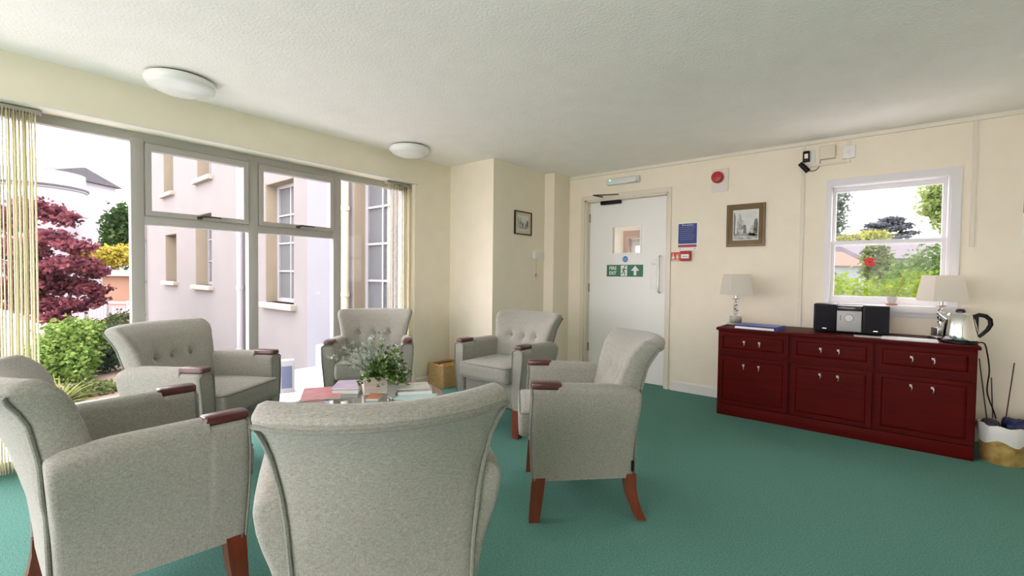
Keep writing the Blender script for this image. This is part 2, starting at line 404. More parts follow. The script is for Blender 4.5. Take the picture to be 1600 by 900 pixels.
sash(zm - .02, WZ1 - .05, .075, (.03, .04)); sash(WZ0 + .02, zm + .02, .036, (.06, .03))
s2('window_board', WX0 - .05, WX1 + .05, WZ0 - .035, WZ0 + .02, -.075, .12); s2('apron', WX0 - .02, WX1 + .02, WZ0 - .075, WZ0 - .035, -.014, 0)
p = at_y(1359, 409, YD + .045)
pop = empty('poppy_sticker', (p.x, YD + .0506, p.z - .035), 0, 'red poppy sticker on the lower pane of the sash window', 'sticker')
REDST = mat('poppy_red', (.72, .015, .015), .5)
for i, (dx, dz, a, b) in enumerate([(-.004, .047, .033, .022), (.003, .018, .036, .021)]):
    MB().prism([(dx + a * math.cos(t) * (1 + .12 * math.sin(3 * t + i)), dz + b * math.sin(t)) for t in np.linspace(0, 2*math.pi, 20)[:-1]], lambda x, z, d: (x, -d, z), .0012 + .0006 * i).build('petal', REDST, pop)
MB().prism([(.006 * math.cos(t), .033 + .006 * math.sin(t)) for t in np.linspace(0, 2*math.pi, 12)[:-1]], lambda x, z, d: (x, -d, z), .0026).build('poppy_centre', BLACK, pop)

# window added out of view, sized to light the room
for nm, P, (u0, u1, v0, v1), lab in (('window_fill', lambda u, v, d: (u, YS - .04 - d, v), (-3.45, .8, .06, 2.2), 'wide white window added in the back wall to light the room, out of view'),):
    k = 4; wd = (u1 - u0) / k
    o = struct(holed(P, u0, u1, v0, v1, [(u0 + i*wd + .04, u0 + (i+1)*wd - .04, v0 + .05, v1 - .05) for i in range(k)], .05).build(nm, UPVC), lab, 'window')
    for i in range(k): holed(lambda u, v, d: P(u, v, .02 + d), u0 + i*wd + .035, u0 + (i+1)*wd - .035, v0 + .045, v1 - .045, [], .004).build('pane', GLASS, o)

# ------------------------------------------------------------------ fire door
YL = YD + .075                                            # face of the door leaf
d1 = struct(empty('door_1', (DX0, YD, 0)), 'white flush fire door with small vision panel and pull handle', 'door')
def dl(p): return (p[0] - DX0, p[1] - YD, p[2])
lx0, lx1, lz1 = DX0 + .03, DX1 - .028, DZ1 - .03
for nm, a, b in (('frame_jamb', (DX0, YD + .0, 0), (DX0 + .028, YD + .14, DZ1)), ('frame_jamb', (DX1 - .026, YD, 0), (DX1, YD + .14, DZ1)), ('frame_head', (DX0, YD, DZ1 - .028), (DX1, YD + .14, DZ1))):
    rbox(nm, dl(a), dl(b), .003, CREAMPAINT, d1, n=1, seg=1)
holed(lambda u, v, d: dl((u, YD - .014 + d, v)), DX0 - .045, DX1 + .03, 0, DZ1 + .045, [(DX0 + .006, DX1 - .006, -1, DZ1 - .006)], .014).build('architrave', CREAMPAINT, d1)
v0, v1 = at_y(957, 396, YL), at_y(1001, 352, YL)
DOORW = mat('door_white', (.86, .855, .83), .35)
leaf = holed(lambda u, v, d: dl((u, YL + d, v)), lx0, lx1, .008, lz1, [(v0.x, v1.x, v0.z, v1.z)], .044).build('door_leaf', DOORW, d1)
holed(lambda u, v, d: dl((u, YL - .008 + d, v)), v0.x - .014, v1.x + .014, v0.z - .014, v1.z + .014, [(v0.x + .004, v1.x - .004, v0.z + .004, v1.z - .004)], .020).build('vision_panel_bead', DOORW, leaf)
box('vision_panel_glass', dl((v0.x, YL + .018, v0.z)), dl((v1.x, YL + .024, v1.z)), GLASS, leaf)
for pz in (342, 449, 541):
    z = at_y(917, pz, YL).z
    h = MB().rbox(dl((DX0 + .006, YL - .018, z - .05)), dl((DX0 + .036, YL + .004, z + .05)), .003, n=1, seg=1).tube([dl((DX0 + .03, YL - .012, z - .05)), dl((DX0 + .03, YL - .012, z + .05))], .007, 8)
    h.build('hinge', BRASS, d1, smooth=True)
# closer
c0, c1 = at_y(941, 319, YL), at_y(972, 311, YL)
cl = MB().rbox(dl((c0.x, YL - .055, c0.z - .018)), dl((c1.x, YL, c0.z + .032)), .012, n=2, seg=3).build('door_closer', BLACK, d1, smooth=True)
pv = Vector(dl(((c0.x * .68 + c1.x * .32), YL - .03, c0.z + .03))); el = Vector(dl((c0.x - .01, YL - .20, c0.z + .075))); fx = Vector(dl((c1.x, YD - .012, c0.z + .075)))
MB().tube([pv, pv + Vector((0, 0, .03)), el], .007, 8).tube([el, fx], .006, 8).build('closer_arm', DARKM, cl, smooth=True)
# pull handle and push plate
a, b = at_y(1033, 400, YL), at_y(1032, 457, YL)
hx = a.x - .008
MB().tube([dl((hx, YL, a.z)), dl((hx, YL - .03, a.z)), dl((hx, YL - .045, a.z - .015)), dl((hx, YL - .045, b.z + .015)), dl((hx, YL - .03, b.z)), dl((hx, YL, b.z))], .010, 10)\
    .lathe([(.02, 0), (.02, .006)], 16).build('pull_handle', STEEL, d1, smooth=True)
p0, p1 = at_y(1015, 452, YL), at_y(1027, 404, YL)
pp = rbox('push_plate', dl((p0.x, YL - .003, p0.z)), dl((p1.x, YL, p1.z)), .001, SIGNW, d1, n=1, seg=1)
text('push_plate_lettering', 'PULL', .022, dl(((p0.x + p1.x) / 2, YL - .0035, p1.z - .06)), mat('print_grey', (.35, .35, .36), .6), pp, width=.045)
# signs on the door
dk = at_y(977, 405, YL)
disc = tag(MB().prism([(.034 * math.cos(t), .034 * math.sin(t)) for t in np.linspace(0, 2*math.pi, 28)[:-1]], lambda x, z, d: (x, -d, z), .0015).build('round_sign', SIGNBLUE), 'round blue fire door keep shut sign under the vision panel', 'sign')
disc.location = (dk.x, YL, dk.z)
for s, dz in (('Fire door', .011), ('keep shut', -.006)): text('lettering', s, .014, (0, -.0016, dz), SIGNW, disc, width=.05)
e0, e1 = at_y(948, 432, YL), at_y(1005, 413.5, YL)
ew, eh = e1.x - e0.x, e1.z - e0.z
ex = empty('fire_exit_sign', (e0.x, YL, e0.z), 0, 'green fire exit sign with running man and upward arrow on the door', 'sign')
box('sign_plate', (0, -.002, 0), (ew, 0, eh), GREEN, ex)
fe = lambda x, z, d: (x, -.002 - d, z)
text('lettering', 'FIRE', .055, (ew * .175, -.0022, eh * .70), SIGNW, ex, width=ew * .20, bold=.001)
text('lettering', 'EXIT', .055, (ew * .175, -.0022, eh * .28), SIGNW, ex, width=ew * .20, bold=.001)
MB().prism([(ew*.40, eh*.06), (ew*.575, eh*.06), (ew*.575, eh*.94), (ew*.40, eh*.94)], fe, .0008).build('doorway_symbol', SIGNW, ex)
rm = MB(); fr = lambda x, z, d: (x, -.0029 - d, z)
def limb(pts, w):
    for (xa, za), (xb, zb) in zip(pts, pts[1:]):
        dx, dz = (xb - xa) * ew, (zb - za) * eh; L = math.hypot(dx, dz); nx, nz = -dz / L * w, dx / L * w
        A, B = (xa * ew, za * eh), (xb * ew, zb * eh)
        rm.prism([(A[0]+nx, A[1]+nz), (B[0]+nx, B[1]+nz), (B[0]-nx, B[1]-nz), (A[0]-nx, A[1]-nz)], fr, .0006)
rm.prism([(ew*.515 + .0095*math.cos(t), eh*.84 + .0095*math.sin(t)) for t in np.linspace(0, 2*math.pi, 14)[:-1]], fr, .0006)
limb([(.50, .72), (.475, .45)], .009); limb([(.50, .70), (.54, .58), (.565, .64)], .004); limb([(.495, .70), (.45, .66), (.435, .50)], .004)
limb([(.48, .45), (.515, .32), (.50, .12)], .005); limb([(.475, .45), (.45, .28), (.41, .24)], .005)
rm.build('running_man', GREEN, ex)
ax_, az = ew * .79, eh
MB().prism([(ax_ - .016, az*.12), (ax_ + .016, az*.12), (ax_ + .016, az*.5), (ax_ + .05, az*.5), (ax_, az*.92), (ax_ - .05, az*.5), (ax_ - .016, az*.5)], fe, .0008).build('arrow', SIGNW, ex)

# corridor glimpsed through the vision panel
CW = mat('corridor_paint', (.80, .77, .70), .8)
struct(holed(lambda u, v, d: (u, 6.25 + d, v), -4.0, -1.2, 0, 2.4, [(at_y(974, 361, 6.2).x + .05, at_y(974, 361, 6.2).x + .90, 0, at_y(974, 361, 6.2).z - .05)], .1).build('wall_corridor_far', CW), 'cream corridor wall seen through the vision panel', 'wall')
struct(box('wall_corridor_left', (-4.1, 4.86, 0), (-4.0, 6.35, 2.4), CW), 'left cream wall of the corridor behind the door', 'wall')
struct(box('wall_corridor_right', (-1.3, 4.86, 0), (-1.2, 6.35, 2.4), CW), 'right cream wall of the corridor behind the door', 'wall')
struct(box('floor_corridor', (-4.1, 4.82, -.12), (-1.2, 8.0, 0), CARPET), 'green carpet of the corridor behind the door', 'floor')
struct(box('ceiling_corridor', (-4.1, 4.84, 2.4), (-1.2, 6.35, 2.5), CEIL), 'white ceiling of the corridor behind the door', 'ceiling')
PINKW = mat('pink_timber', (.50, .34, .29), .5)
e_ = at_y(974, 361, 6.2); dw0, dtop = e_.x, e_.z
d2 = struct(empty('door_2', (dw0, 6.2, 0)), 'pinkish door frame in the corridor seen through the vision panel', 'door')
holed(lambda u, v, d: (u, d, v), 0, .95, 0, dtop, [(.075, .875, -1, dtop - .11)], .15).build('door_casing', PINKW, d2)
holed(lambda u, v, d: (u, .10 + d, v), .08, .87, .01, dtop - .115, [(.15, .80, .9, dtop - .22)], .04).build('glazed_leaf', SASHW, d2)
box('pane', (.14, .115, .88), (.81, .121, dtop - .21), GLASS, d2)
cl = empty('corridor_fill_lamp', (-2.6, 5.5, 2.4), 0, 'unseen round ceiling lamp added to light the corridor behind the door', 'lamp')  # lamp out of view, added to brighten the corridor
MB().lathe([(.14, 0), (.14, -.03), (.11, -.06), (.02, -.07)], 24).build('fill_lamp_dome', mat('lit_dome', (.9, .9, .85), .4, emit=(1, .96, .90), estr=9), cl, smooth=True)

# ================================================================== ARMCHAIRS (local: facing +y, base on the floor)
REAR = [(.19, -.245), (.45, -.275), (.62, -.315), (.74, -.360), (.79, -.395), (.82, -.425), (.84, -.438), (.855, -.436), (.866, -.420), (.870, -.395)]
FRONT = [(.19, -.10), (.45, -.115), (.52, -.140), (.62, -.180), (.72, -.225), (.79, -.265), (.83, -.300), (.855, -.335), (.866, -.360), (.870, -.385)]
HALFW = [(.19, .240), (.40, .245), (.55, .255), (.65, .268), (.75, .288), (.82, .308), (.845, .312), (.862, .304), (.870, .285)]
CURVE = [(.19, .0), (.5, .03), (.75, .08), (.87, .115)]
BTN = [(-.125, .672), (0, .667), (.125, .672)]
def make_chair():
    root = empty('armchair', (0, 0, 0))
    # back
    zs = [.195, .23, .30, .37, .43] + [.45 + .0125 * i for i in range(30)] + [.822, .832, .840, .848, .855, .861, .866, .869, .870]
    rings = []
    for z in zs:
        yf, yr, hw, cv = interp(FRONT, z), interp(REAR, z), interp(HALFW, z), interp(CURVE, z)
        r = min(.045, (yf - yr) / 2 * .98); xs = [(hw - r) * (1 - 2 * i / 26) for i in range(27)]
        ring = []
        for x in xs:
            d = 0
            for bx, bz in BTN:
                d += .024 * math.exp(-(((x - bx) / .030) ** 2 + ((z - bz) / .032) ** 2))
                up = max(0, min(1, (.83 - z) / .16)) if z > bz else max(0, min(1, (z - .50) / .17))
                d += .007 * math.exp(-((x - bx) / .016) ** 2) * up
            ring.append((x, yf - d + .012 * math.cos(x / hw * 1.5) * max(0, min(1, (.84 - z) / .1))))
        ring += [(-(hw - r) - r * math.sin(t), yf - r + r * math.cos(t)) for t in (.3, .65, 1.0, 1.3)]
        ring += [(-(hw - r) - r * math.sin(t), yr + r * .55 - r * .55 * math.cos(math.pi - t) * -1) for t in (1.3, .9, .5)]
        ring += [(-x, yr) for x in xs]
        ring += [((hw - r) + r * math.sin(t), yr + r * .55 - r * .55 * math.cos(t)) for t in (.5, .9, 1.3)]
        ring += [((hw - r) + r * math.sin(t), yf - r + r * math.cos(t)) for t in (1.3, 1.0, .65, .3)]
        rings.append([(x, y + cv * (x / hw) ** 2, z) for x, y in ring])
    back = MB().loft(rings).build('backrest', FABRIC, root, smooth=True)
    for bx, bz in BTN:
        y = interp(FRONT, bz) - .016 + interp(CURVE, bz) * (bx / .27) ** 2
        b = MB().lathe([(.0005, -.006), (.010, -.004), (.0135, 0), (.010, .005), (.0005, .007)], 14)
        b.v = [(x + bx, y + z * .95 + yy * -.0, bz + yy) for x, yy, z in b.v]
        b.build('button', PIPE, back, smooth=True)
    def edge(z, sg): hw = interp(HALFW, z); return (sg * (hw - .012), interp(REAR, z) + interp(CURVE, z) * .92 + .001, z)
    zt = .822
    path = [edge(z, -1) for z in np.linspace(.205, zt - .012, 18)]
    hwt = interp(HALFW, zt)
    path += [(hwt * q, interp(REAR, zt) + interp(CURVE, zt) * q * q - .001, zt + .006 * abs(q) ** 6) for q in np.linspace(-.985, .985, 25)]
    path += [edge(z, 1) for z in np.linspace(zt - .012, .205, 18)]
    MB().tube(path, .0065, 7).build('piping', PIPE, back, smooth=True)
    # arms
    for sg in (-1, 1):
        S = [0, .006, .018, .04, .09, .18, .3, .42, .54, .66, .745, .765, .772, .80, .88, .94, .972, .990, .998, 1]
        rings = []
        for s in S:
            e = min(s, 1 - s) * .58; rr = .018; sh = rr - math.sqrt(max(0, rr * rr - (rr - min(e, rr)) ** 2))
            zt = interp([(0, .628), (.10, .650), (.3, .662), (1, .668)], s)
            if s > .77: zt -= .024
            xob, xot = .250 + .060 * s, .318 + .020 * s
            xib, xit = xob - .085 + .01 * s, xot - .098
            R = .044
            prof = []
            for k in range(9): t = k / 8; z = .2 + (zt - R - .2) * t; prof.append((xob + (xot - xob) * (lambda q: q * q * (3 - 2 * q))(t ** (1.0 + .5 * (1 - s))) - sh, z))
            cx = (xot + xit) / 2; hw = (xot - xit) / 2 - sh
            flat = .35 if s > .77 else 1.0
            for k in range(1, 12):
                t = math.pi * k / 12; c, n = math.cos(t), math.sin(t); ex = .55 if s > .77 else .85
                prof.append((cx + hw * math.copysign(abs(c) ** ex, c), zt - R + (R - sh * .8) * abs(n) ** ex))
            for k in range(6): t = k / 5; prof.append((xit + sh + (xib - xit) * t, zt - R + (.2 - zt + R) * t))
            ring = []
            for x, z in prof:
                y0 = interp(REAR, z) + .010 + .85 * interp(CURVE, z); y1 = .258 + .010 * math.sin(max(0, min(1, (z - .2) / .46)) * math.pi)
                ring.append((sg * x, y0 + (y1 - y0) * s, z))
            rings.append(ring)
        arm = MB().loft(rings).build('arm', FABRIC, root, smooth=True)
        # mahogany pad let into the arm front
        a0, a1 = .122, .267
        pw = [(-.034, a0 + .008), (-.026, a0), (.026, a0), (.034, a0 + .008), (.036, a1 - .02), (.028, a1 - .004), (.015, a1), (-.015, a1), (-.028, a1 - .004), (-.036, a1 - .02)]
        xc = sg * .289
        lv = [(.86, .641), (1.0, .646), (1.0, .660), (.93, .668), (.80, .671)]
        MB().loft([[(xc + x * k, (a0 + a1) / 2 + (y - (a0 + a1) / 2) * (1 - (1 - k) * .5), z) for x, y in pw] for k, z in lv]).build('arm_pad', ARMWOOD, arm, smooth=True)
        # front edge piping, inner and outer
        pp_ = [(sg * (.306 + .028 * (lambda q: q * q * (3 - 2 * q))((z - .2) / .43)), .256 + .010 * math.sin((z - .2) / .46 * math.pi), z) for z in np.linspace(.205, .615, 14)]
        top = [(sg * (.289 + .047 * math.cos(t)), .262, .612 + .030 * math.sin(t)) for t in np.linspace(.2, math.pi - .2, 9)]
        inn = [(sg * .242, .258 + .010 * math.sin((z - .2) / .46 * math.pi), z) for z in np.linspace(.612, .39, 8)]
        MB().tube(pp_ + top + inn, .0048, 6).build('piping', PIPE, arm, smooth=True)
    # seat
    rbox('seat_base', (-.236, -.21, .198), (.236, .245, .40), .015, FABRIC, root, n=2, seg=2)
    cu = MB().rbox((-.238, -.15, .385), (.238, .322, .508), .032, crown=.016, n=6, seg=4).build('seat_cushion', FABRIC, root, smooth=True)
    for z, inset in ((.500, .012), (.393, .012)):
        c, r = [], .03; x1, y1, y0 = .238 - inset + .006, .322 - inset + .006, -.14
        c = [(-x1, y0, z)] + [(-x1 + r - r * math.cos(t), y1 - r + r * math.sin(t), z) for t in np.linspace(0, math.pi/2, 6)] + [(x1 - r + r * math.sin(t), y1 - r + r * math.cos(t), z) for t in np.linspace(0, math.pi/2, 6)] + [(x1, y0, z)]
        MB().tube(c, .0045, 6).build('piping', PIPE, cu, smooth=True)
    # legs
    for sg in (-1, 1):
        sq = lambda cx, cy, w, z, dy=0: [(cx - w, cy - w + dy, z), (cx + w, cy - w + dy, z), (cx + w, cy + w + dy, z), (cx - w, cy + w + dy, z)]
        MB().loft([sq(sg * .276, .225, .032, .215), sq(sg * .277, .230, .031, .15), sq(sg * .280, .244, .025, 0)]).build('leg', LEGWOOD, root)
        MB().loft([sq(sg * .225, -.222, .029, .22), sq(sg * .227, -.224, .028, .16), sq(sg * .231, -.234, .027, .10), sq(sg * .238, -.252, .025, .05), sq(sg * .245, -.276, .023, 0)]).build('leg', LEGWOOD, root)
    t = MB().box((-.262, -.236, .235), (-.248, -.224, .285)); t.build('fabric_tag', BLACK, root)
    return root
proto = make_chair()
CH = [((-1.25, 2.10), (-.78, -.63), 'light grey armchair nearest the mahogany sideboard, its back towards the fire door'),
      ((-1.215, .835), (-.873, .489), 'light grey armchair with its plain back turned, straight across the table from the window-corner armchair'),
      ((-2.10, .40), (.0, 1.0), 'light grey armchair beside the edge-on vertical blind, arm pads pointing at the alcove'),
      ((-3.12, .92), (.84, .54), 'light grey armchair before the window post, red maple beside its buttoned back'),
      ((-3.20, 2.12), (.77, -.64), 'light grey armchair in the window corner by the bunched blind'),
      ((-2.30, 2.77), (.03, -1.0), 'light grey armchair between the wicker basket and the fire door')]
for i, ((x, y), f, lab) in enumerate(CH):
    o = proto if i == 0 else copy_tree(proto)
    o.location = (x, y, 0); o.rotation_euler = (0, 0, math.atan2(-f[0], f[1]))
    tag(o, lab, 'armchair', 'matching armchairs around the coffee table')

# ================================================================== COFFEE TABLE
TC, TR, TZ = (-2.25, 1.52), .385, .47
tb = empty('coffee_table', (*TC, 0), 0, 'round reddish wooden coffee table with glass inset between the armchairs', 'table')
def ringmesh(ro, ri, z0, z1, n=64):
    mb = MB(); prof = [(ri, z0), (ro - .006, z0), (ro, z0 + .006), (ro, z1 - .006), (ro - .006, z1), (ri, z1)]
    rings = [[(r * math.cos(2*math.pi*i/n), r * math.sin(2*math.pi*i/n), z) for r, z in prof] for i in range(n)]
    return mb.loft(rings + [rings[0]], caps=False)
ringmesh(TR, TR - .10, TZ - .035, TZ).build('table_rim', TABLEWOOD, tb, smooth=True)
MB().lathe([(TR - .099, TZ - .008), (TR - .099, TZ - .001)], 48).build('glass_inset', TGLASS, tb)
ringmesh(TR - .05, TR - .075, TZ - .09, TZ - .03).build('table_apron', TABLEWOOD, tb, smooth=True)
for k in range(4):
    a = math.pi / 4 + k * math.pi / 2; c, s = math.cos(a), math.sin(a)
    MB().tube([(c * .30, s * .30, TZ - .035), (c * .33, s * .33, 0)], [.022, .015], 10).build('leg', TABLEWOOD, tb, smooth=True)
def mag(name, u, v, w, h, t, rz, color, label, z=TZ, group='magazines on the coffee table', cover2=None):
    p = at_z(u, v, z); o = empty(name, (p.x, p.y, z), rz, label, 'magazine', group)
    box('pages', (-w/2 + .002, -h/2 + .002, .0), (w/2 - .001, h/2 - .002, t - .0008), PAPER, o)
    m = mat('cover_' + name + str(len(MATS)), color, .3, color2=cover2, scale=14) if cover2 else mat('cover_' + name + str(len(MATS)), color, .3)
    MB().box((-w/2, -h/2, t - .0009), (w/2, h/2, t)).box((-w/2, -h/2, 0), (-w/2 + .0015, h/2, t)).build('cover', m, o)
    return o
view = math.radians(YAW)
mag('magazine', 503, 615, .21, .28, .006, view + .35, (.55, .16, .16), 'flat red and pink magazine on the wooden rim of the table', cover2=(.62, .26, .25))
b1 = mag('hardback_book', 545, 609, .15, .20, .022, view + .12, (.45, .38, .52), 'grey hardback book under the lilac magazine beside the planter', cover2=(.30, .29, .33))
mag('magazine', 544, 602, .15, .20, .010, view + .16, (.50, .40, .62), 'lilac magazine lying on a grey book beside the planter', z=TZ + .022, cover2=(.66, .56, .70))
mag('magazine', 650, 620, .21, .16, .004, view - .15, (.42, .68, .70), 'pale turquoise leaflet under the pile of magazines', cover2=(.62, .78, .78))
mag('magazine', 648, 611, .20, .15, .018, view + .22, (.09, .09, .09), 'thick magazine with black and white cover at the bottom of the pile', z=TZ + .004, cover2=(.55, .55, .50))
mag('magazine', 645, 604, .19, .14, .008, view + .30, (.60, .60, .54), 'open white magazine on top of the pile', z=TZ + .022, cover2=(.80, .80, .76))
mag('magazine', 585, 622, .07, .12, .012, view + .05, (.55, .20, .08), 'small orange booklet in front of the wooden planter')
# planter with flowering greenery
pc = at_z(585, 612, TZ)
pl = empty('planter', (pc.x, pc.y, TZ), view + .42, 'whitewashed wooden box planter with white flowering greenery on the table', 'plant')
PLW = mat('whitewashed_wood', (.62, .53, .47), .8, color2=(.76, .70, .64), scale=8, stretch=(1, 1, 6))
hw_, hh_ = .066, .100
for k in range(4):
    a = k * math.pi / 2
    mb = MB().box((-hw_, hw_ - .008, 0), (hw_ - .008, hw_, hh_)); ca, sa = math.cos(a), math.sin(a)
    mb.v = [(x * ca - y * sa, x * sa + y * ca, z) for x, y, z in mb.v]; mb.build('side_board', PLW, pl)
box('soil', (-hw_ + .006, -hw_ + .006, .005), (hw_ - .006, hw_ - .006, .082), mat('soil', (.05, .032, .02), .95, bump=.8, bscale=60), pl)
LEAFD = leaf_mat('table_plant_leaf', (.06, .12, .03), (.20, .33, .08), 40, .25, k=1); LEAFS = leaf_mat('table_plant_silver', (.26, .32, .26), (.55, .60, .54), 40, .2, k=1)
st, lv, sv, fl = MB(), MB(), MB(), MB()
def leafq(mb, p, d, L, w, up=None):
    d = d.normalized(); s = d.cross(Vector((random.gauss(0, 1), random.gauss(0, 1), random.gauss(0, 1)))).normalized()
    n = s.cross(d) * .15 * L
    mb.add([p, p + d * L * .5 + s * w + n, p + d * L, p + d * L * .5 - s * w + n], [(0, 1, 2, 3)])
for i in range(74):
    a = random.uniform(0, 2*math.pi); tilt = random.uniform(.1, 1.05); L = random.uniform(.13, .27)
    if i < 18: a = math.radians(random.gauss(140, 35)); tilt = random.uniform(.25, .95); L = random.uniform(.22, .31)
    d = Vector((math.cos(a) * math.sin(tilt), math.sin(a) * math.sin(tilt), math.cos(tilt)))
    if i >= 18: d = (d + Vector((.45, -.15, -.1))).normalized(); L *= .9
    b = Vector((random.uniform(-.035, .035), random.uniform(-.035, .035), .08)); pts = []
    for k in range(7):
        q = k / 6; pts.append(b + d * L * q + Vector((0, 0, -(.06 if i < 18 else .13) * q * q * math.sin(tilt))))
    st.tube(pts, [.0018 - .0002 * k for k in range(7)], 4)
    for k in range(1, 7):
        for m_ in range(5):
            dd = (d + Vector((random.gauss(0, .8), random.gauss(0, .8), random.gauss(0, .6))))
            tgt = sv if (i < 18 or (k >= 4 and random.random() < .28)) else lv
            leafq(tgt, pts[k] + Vector([random.gauss(0, .006) for _ in range(3)]), dd, random.uniform(.018, .036), random.uniform(.006, .012))
    if random.random() < .35:
        c = pts[-1]
        for m_ in range(9): leafq(fl, c, Vector((random.gauss(0, 1), random.gauss(0, 1), random.gauss(.6, 1))), .014, .006)
st.build('stems', LEAFD, pl); tag(lv.build('leaves', LEAFD, pl, fix=False), 'dark green leaves', kind='stuff'); tag(sv.build('silver_leaves', LEAFS, pl, fix=False), 'pale silvery sprigs', kind='stuff')
tag(fl.build('flowers', mat('petal_white', (.85, .85, .80), .6), pl, fix=False), 'small white flowers', kind='stuff')

# ================================================================== WICKER BASKET
bk = empty('wicker_basket', (-3.585, 3.29, 0), 0, 'square wicker basket full of folders in the alcove corner', 'basket')
bx_, by_, bh = .115, .145, .235
def weave(x0, y0, x1, y1, z0, z1, nm):
    mb = MB(); L = math.hypot(x1 - x0, y1 - y0); n = int(L / .026); rows = int((z1 - z0) / .015)
    ox, oy = (y1 - y0) / L, -(x1 - x0) / L
    for r in range(rows):
        pts = []
        for k in range(2 * n + 1):
            q = k / (2 * n); off = .006 * math.cos(k * math.pi + r * math.pi) + .006
            pts.append((x0 + (x1 - x0) * q + ox * off, y0 + (y1 - y0) * q + oy * off, z0 + (r + .5) * (z1 - z0) / rows))
        mb.tube(pts, .0066, 5)
    mb.box((min(x0, x1) - .003, min(y0, y1) - .003, z0), (max(x0, x1) + .003, max(y0, y1) + .003, z1))
    return tag(mb.build(nm, WICKER, bk, smooth=True), 'woven straw-coloured side', kind='stuff')
weave(-bx_, -by_, bx_, -by_, 0.005, bh, 'woven_side'); weave(bx_, -by_, bx_, by_, .005, bh, 'woven_side'); weave(bx_, by_, -bx_, by_, .005, bh, 'woven_side'); weave(-bx_, by_, -bx_, -by_, .005, bh, 'woven_side')
box('basket_base', (-bx_, -by_, 0), (bx_, by_, .012), WICKER, bk)
MB().tube([(-bx_, -by_, bh), (bx_, -by_, bh), (bx_, by_, bh), (-bx_, by_, bh), (-bx_, -by_, bh)], .009, 8).build('basket_rim', WICKER, bk, smooth=True)
for i, (dx, c, z, lab) in enumerate(((-.055, (.13, .05, .02), .236, 'dark brown folder standing in the wicker basket'), (.0, (.16, .06, .03), .226, 'reddish brown folder in the middle of the wicker basket'), (.06, (.62, .30, .03), .250, 'amber yellow folder standing in the wicker basket'))):
    o = tag(rbox('folder', (-.018, -.125, 0), (.018, .125, z - .014), .004, mat('folder%d' % i, c, .5), None, n=1, seg=1), lab, 'folder', 'folders in the wicker basket')
    o.location = (-3.585 + dx, 3.29, .0125)

# ================================================================== CEILING LIGHTS
DOME = mat('opal_dome', (.80, .80, .78), .12, spec=.6)
for (x, y), lab in (((-3.40, .885), 'round opal glass ceiling light above the two window casements'), ((-3.46, 2.69), 'round opal glass ceiling light nearest the alcove corner')):
    o = empty('ceiling_light', (x, y, ZC), 0, lab, 'ceiling light', 'flush ceiling lights')
    MB().lathe([(.165, 0.0), (.165, -.008), (.15, -.012)], 40).build('base_plate', DARKM, o)
    MB().lathe([(.150, -.006), (.182, -.012), (.187, -.030), (.180, -.05), (.158, -.066), (.15, -.067), (.12, -.083), (.07, -.094), (.001, -.098)], 48).build('dome', DOME, o, smooth=True)

# ================================================================== SIDEBOARD
SX0, SX1, SY0, SY1, SZ = -1.088, .494, 4.152, 4.685, .75
sb = empty('sideboard', (SX0, SY0, 0), 0, 'long dark red mahogany sideboard with three drawers over three doors', 'sideboard')
sw, sd = SX1 - SX0, SY1 - SY0
rbox('top', (-.012, -.014, SZ - .024), (sw + .012, sd, SZ), .005, MAHOG, sb, n=1, seg=2)
rbox('plinth', (.004, -.004, 0), (sw - .004, sd, .095), .004, MAHOG, sb, n=1, seg=1)
box('carcass', (.002, .012, .09), (sw - .002, sd, SZ - .02), MAHOG, sb)
cuts = [0.004] + [at_y(u, 600, SY0).x - SX0 for u in (1233, 1365)] + [sw - .004]
zd = at_y(1180, 558, SY0).z
HANDLE = mat('antique_silver', (.42, .36, .32), .32, metal=1)
def drop(parent, x, z):
    mb = MB().rbox((x - .009, -.016, z - .009), (x + .009, -.010, z + .009), .003, n=1, seg=2).tube([(x, -.012, z), (x, -.03, z)], .006, 8)
    mb.tube([(x, -.028, z + .006), (x + .006, -.032, z - .006), (x + .005, -.033, z - .024), (x, -.031, z - .034)], [.004, .0045, .005, .002], 8)
    mb.build('drop_handle', HANDLE, parent, smooth=True)
for i in range(3):
    a, b = cuts[i] + .010, cuts[i+1] - .010; w = b - a
    for nm, z0, z1 in (('drawer', zd + .022, SZ - .034), ('door', .105, zd - .012)):
        fr_ = holed(lambda u, v, d: (u, -.012 + d, v), a, b, z0, z1, [(a + .032, b - .032, z0 + .028, z1 - .028)], .024).build(nm, MAHOG, sb)
        MB().loft([[(a + .032 + k, y, z0 + .028 + k), (b - .032 - k, y, z0 + .028 + k), (b - .032 - k, y, z1 - .028 - k), (a + .032 + k, y, z1 - .028 - k)] for k, y in ((0, -.004), (.006, -.0075), (.012, -.0095), (.02, -.0105))]).build('raised_panel', MAHOG, fr_)
        zh = (z0 + z1) / 2 + .012 if nm == 'drawer' else z1 - .065
        for q in (.38, .60): drop(fr_, a + w * q, zh)

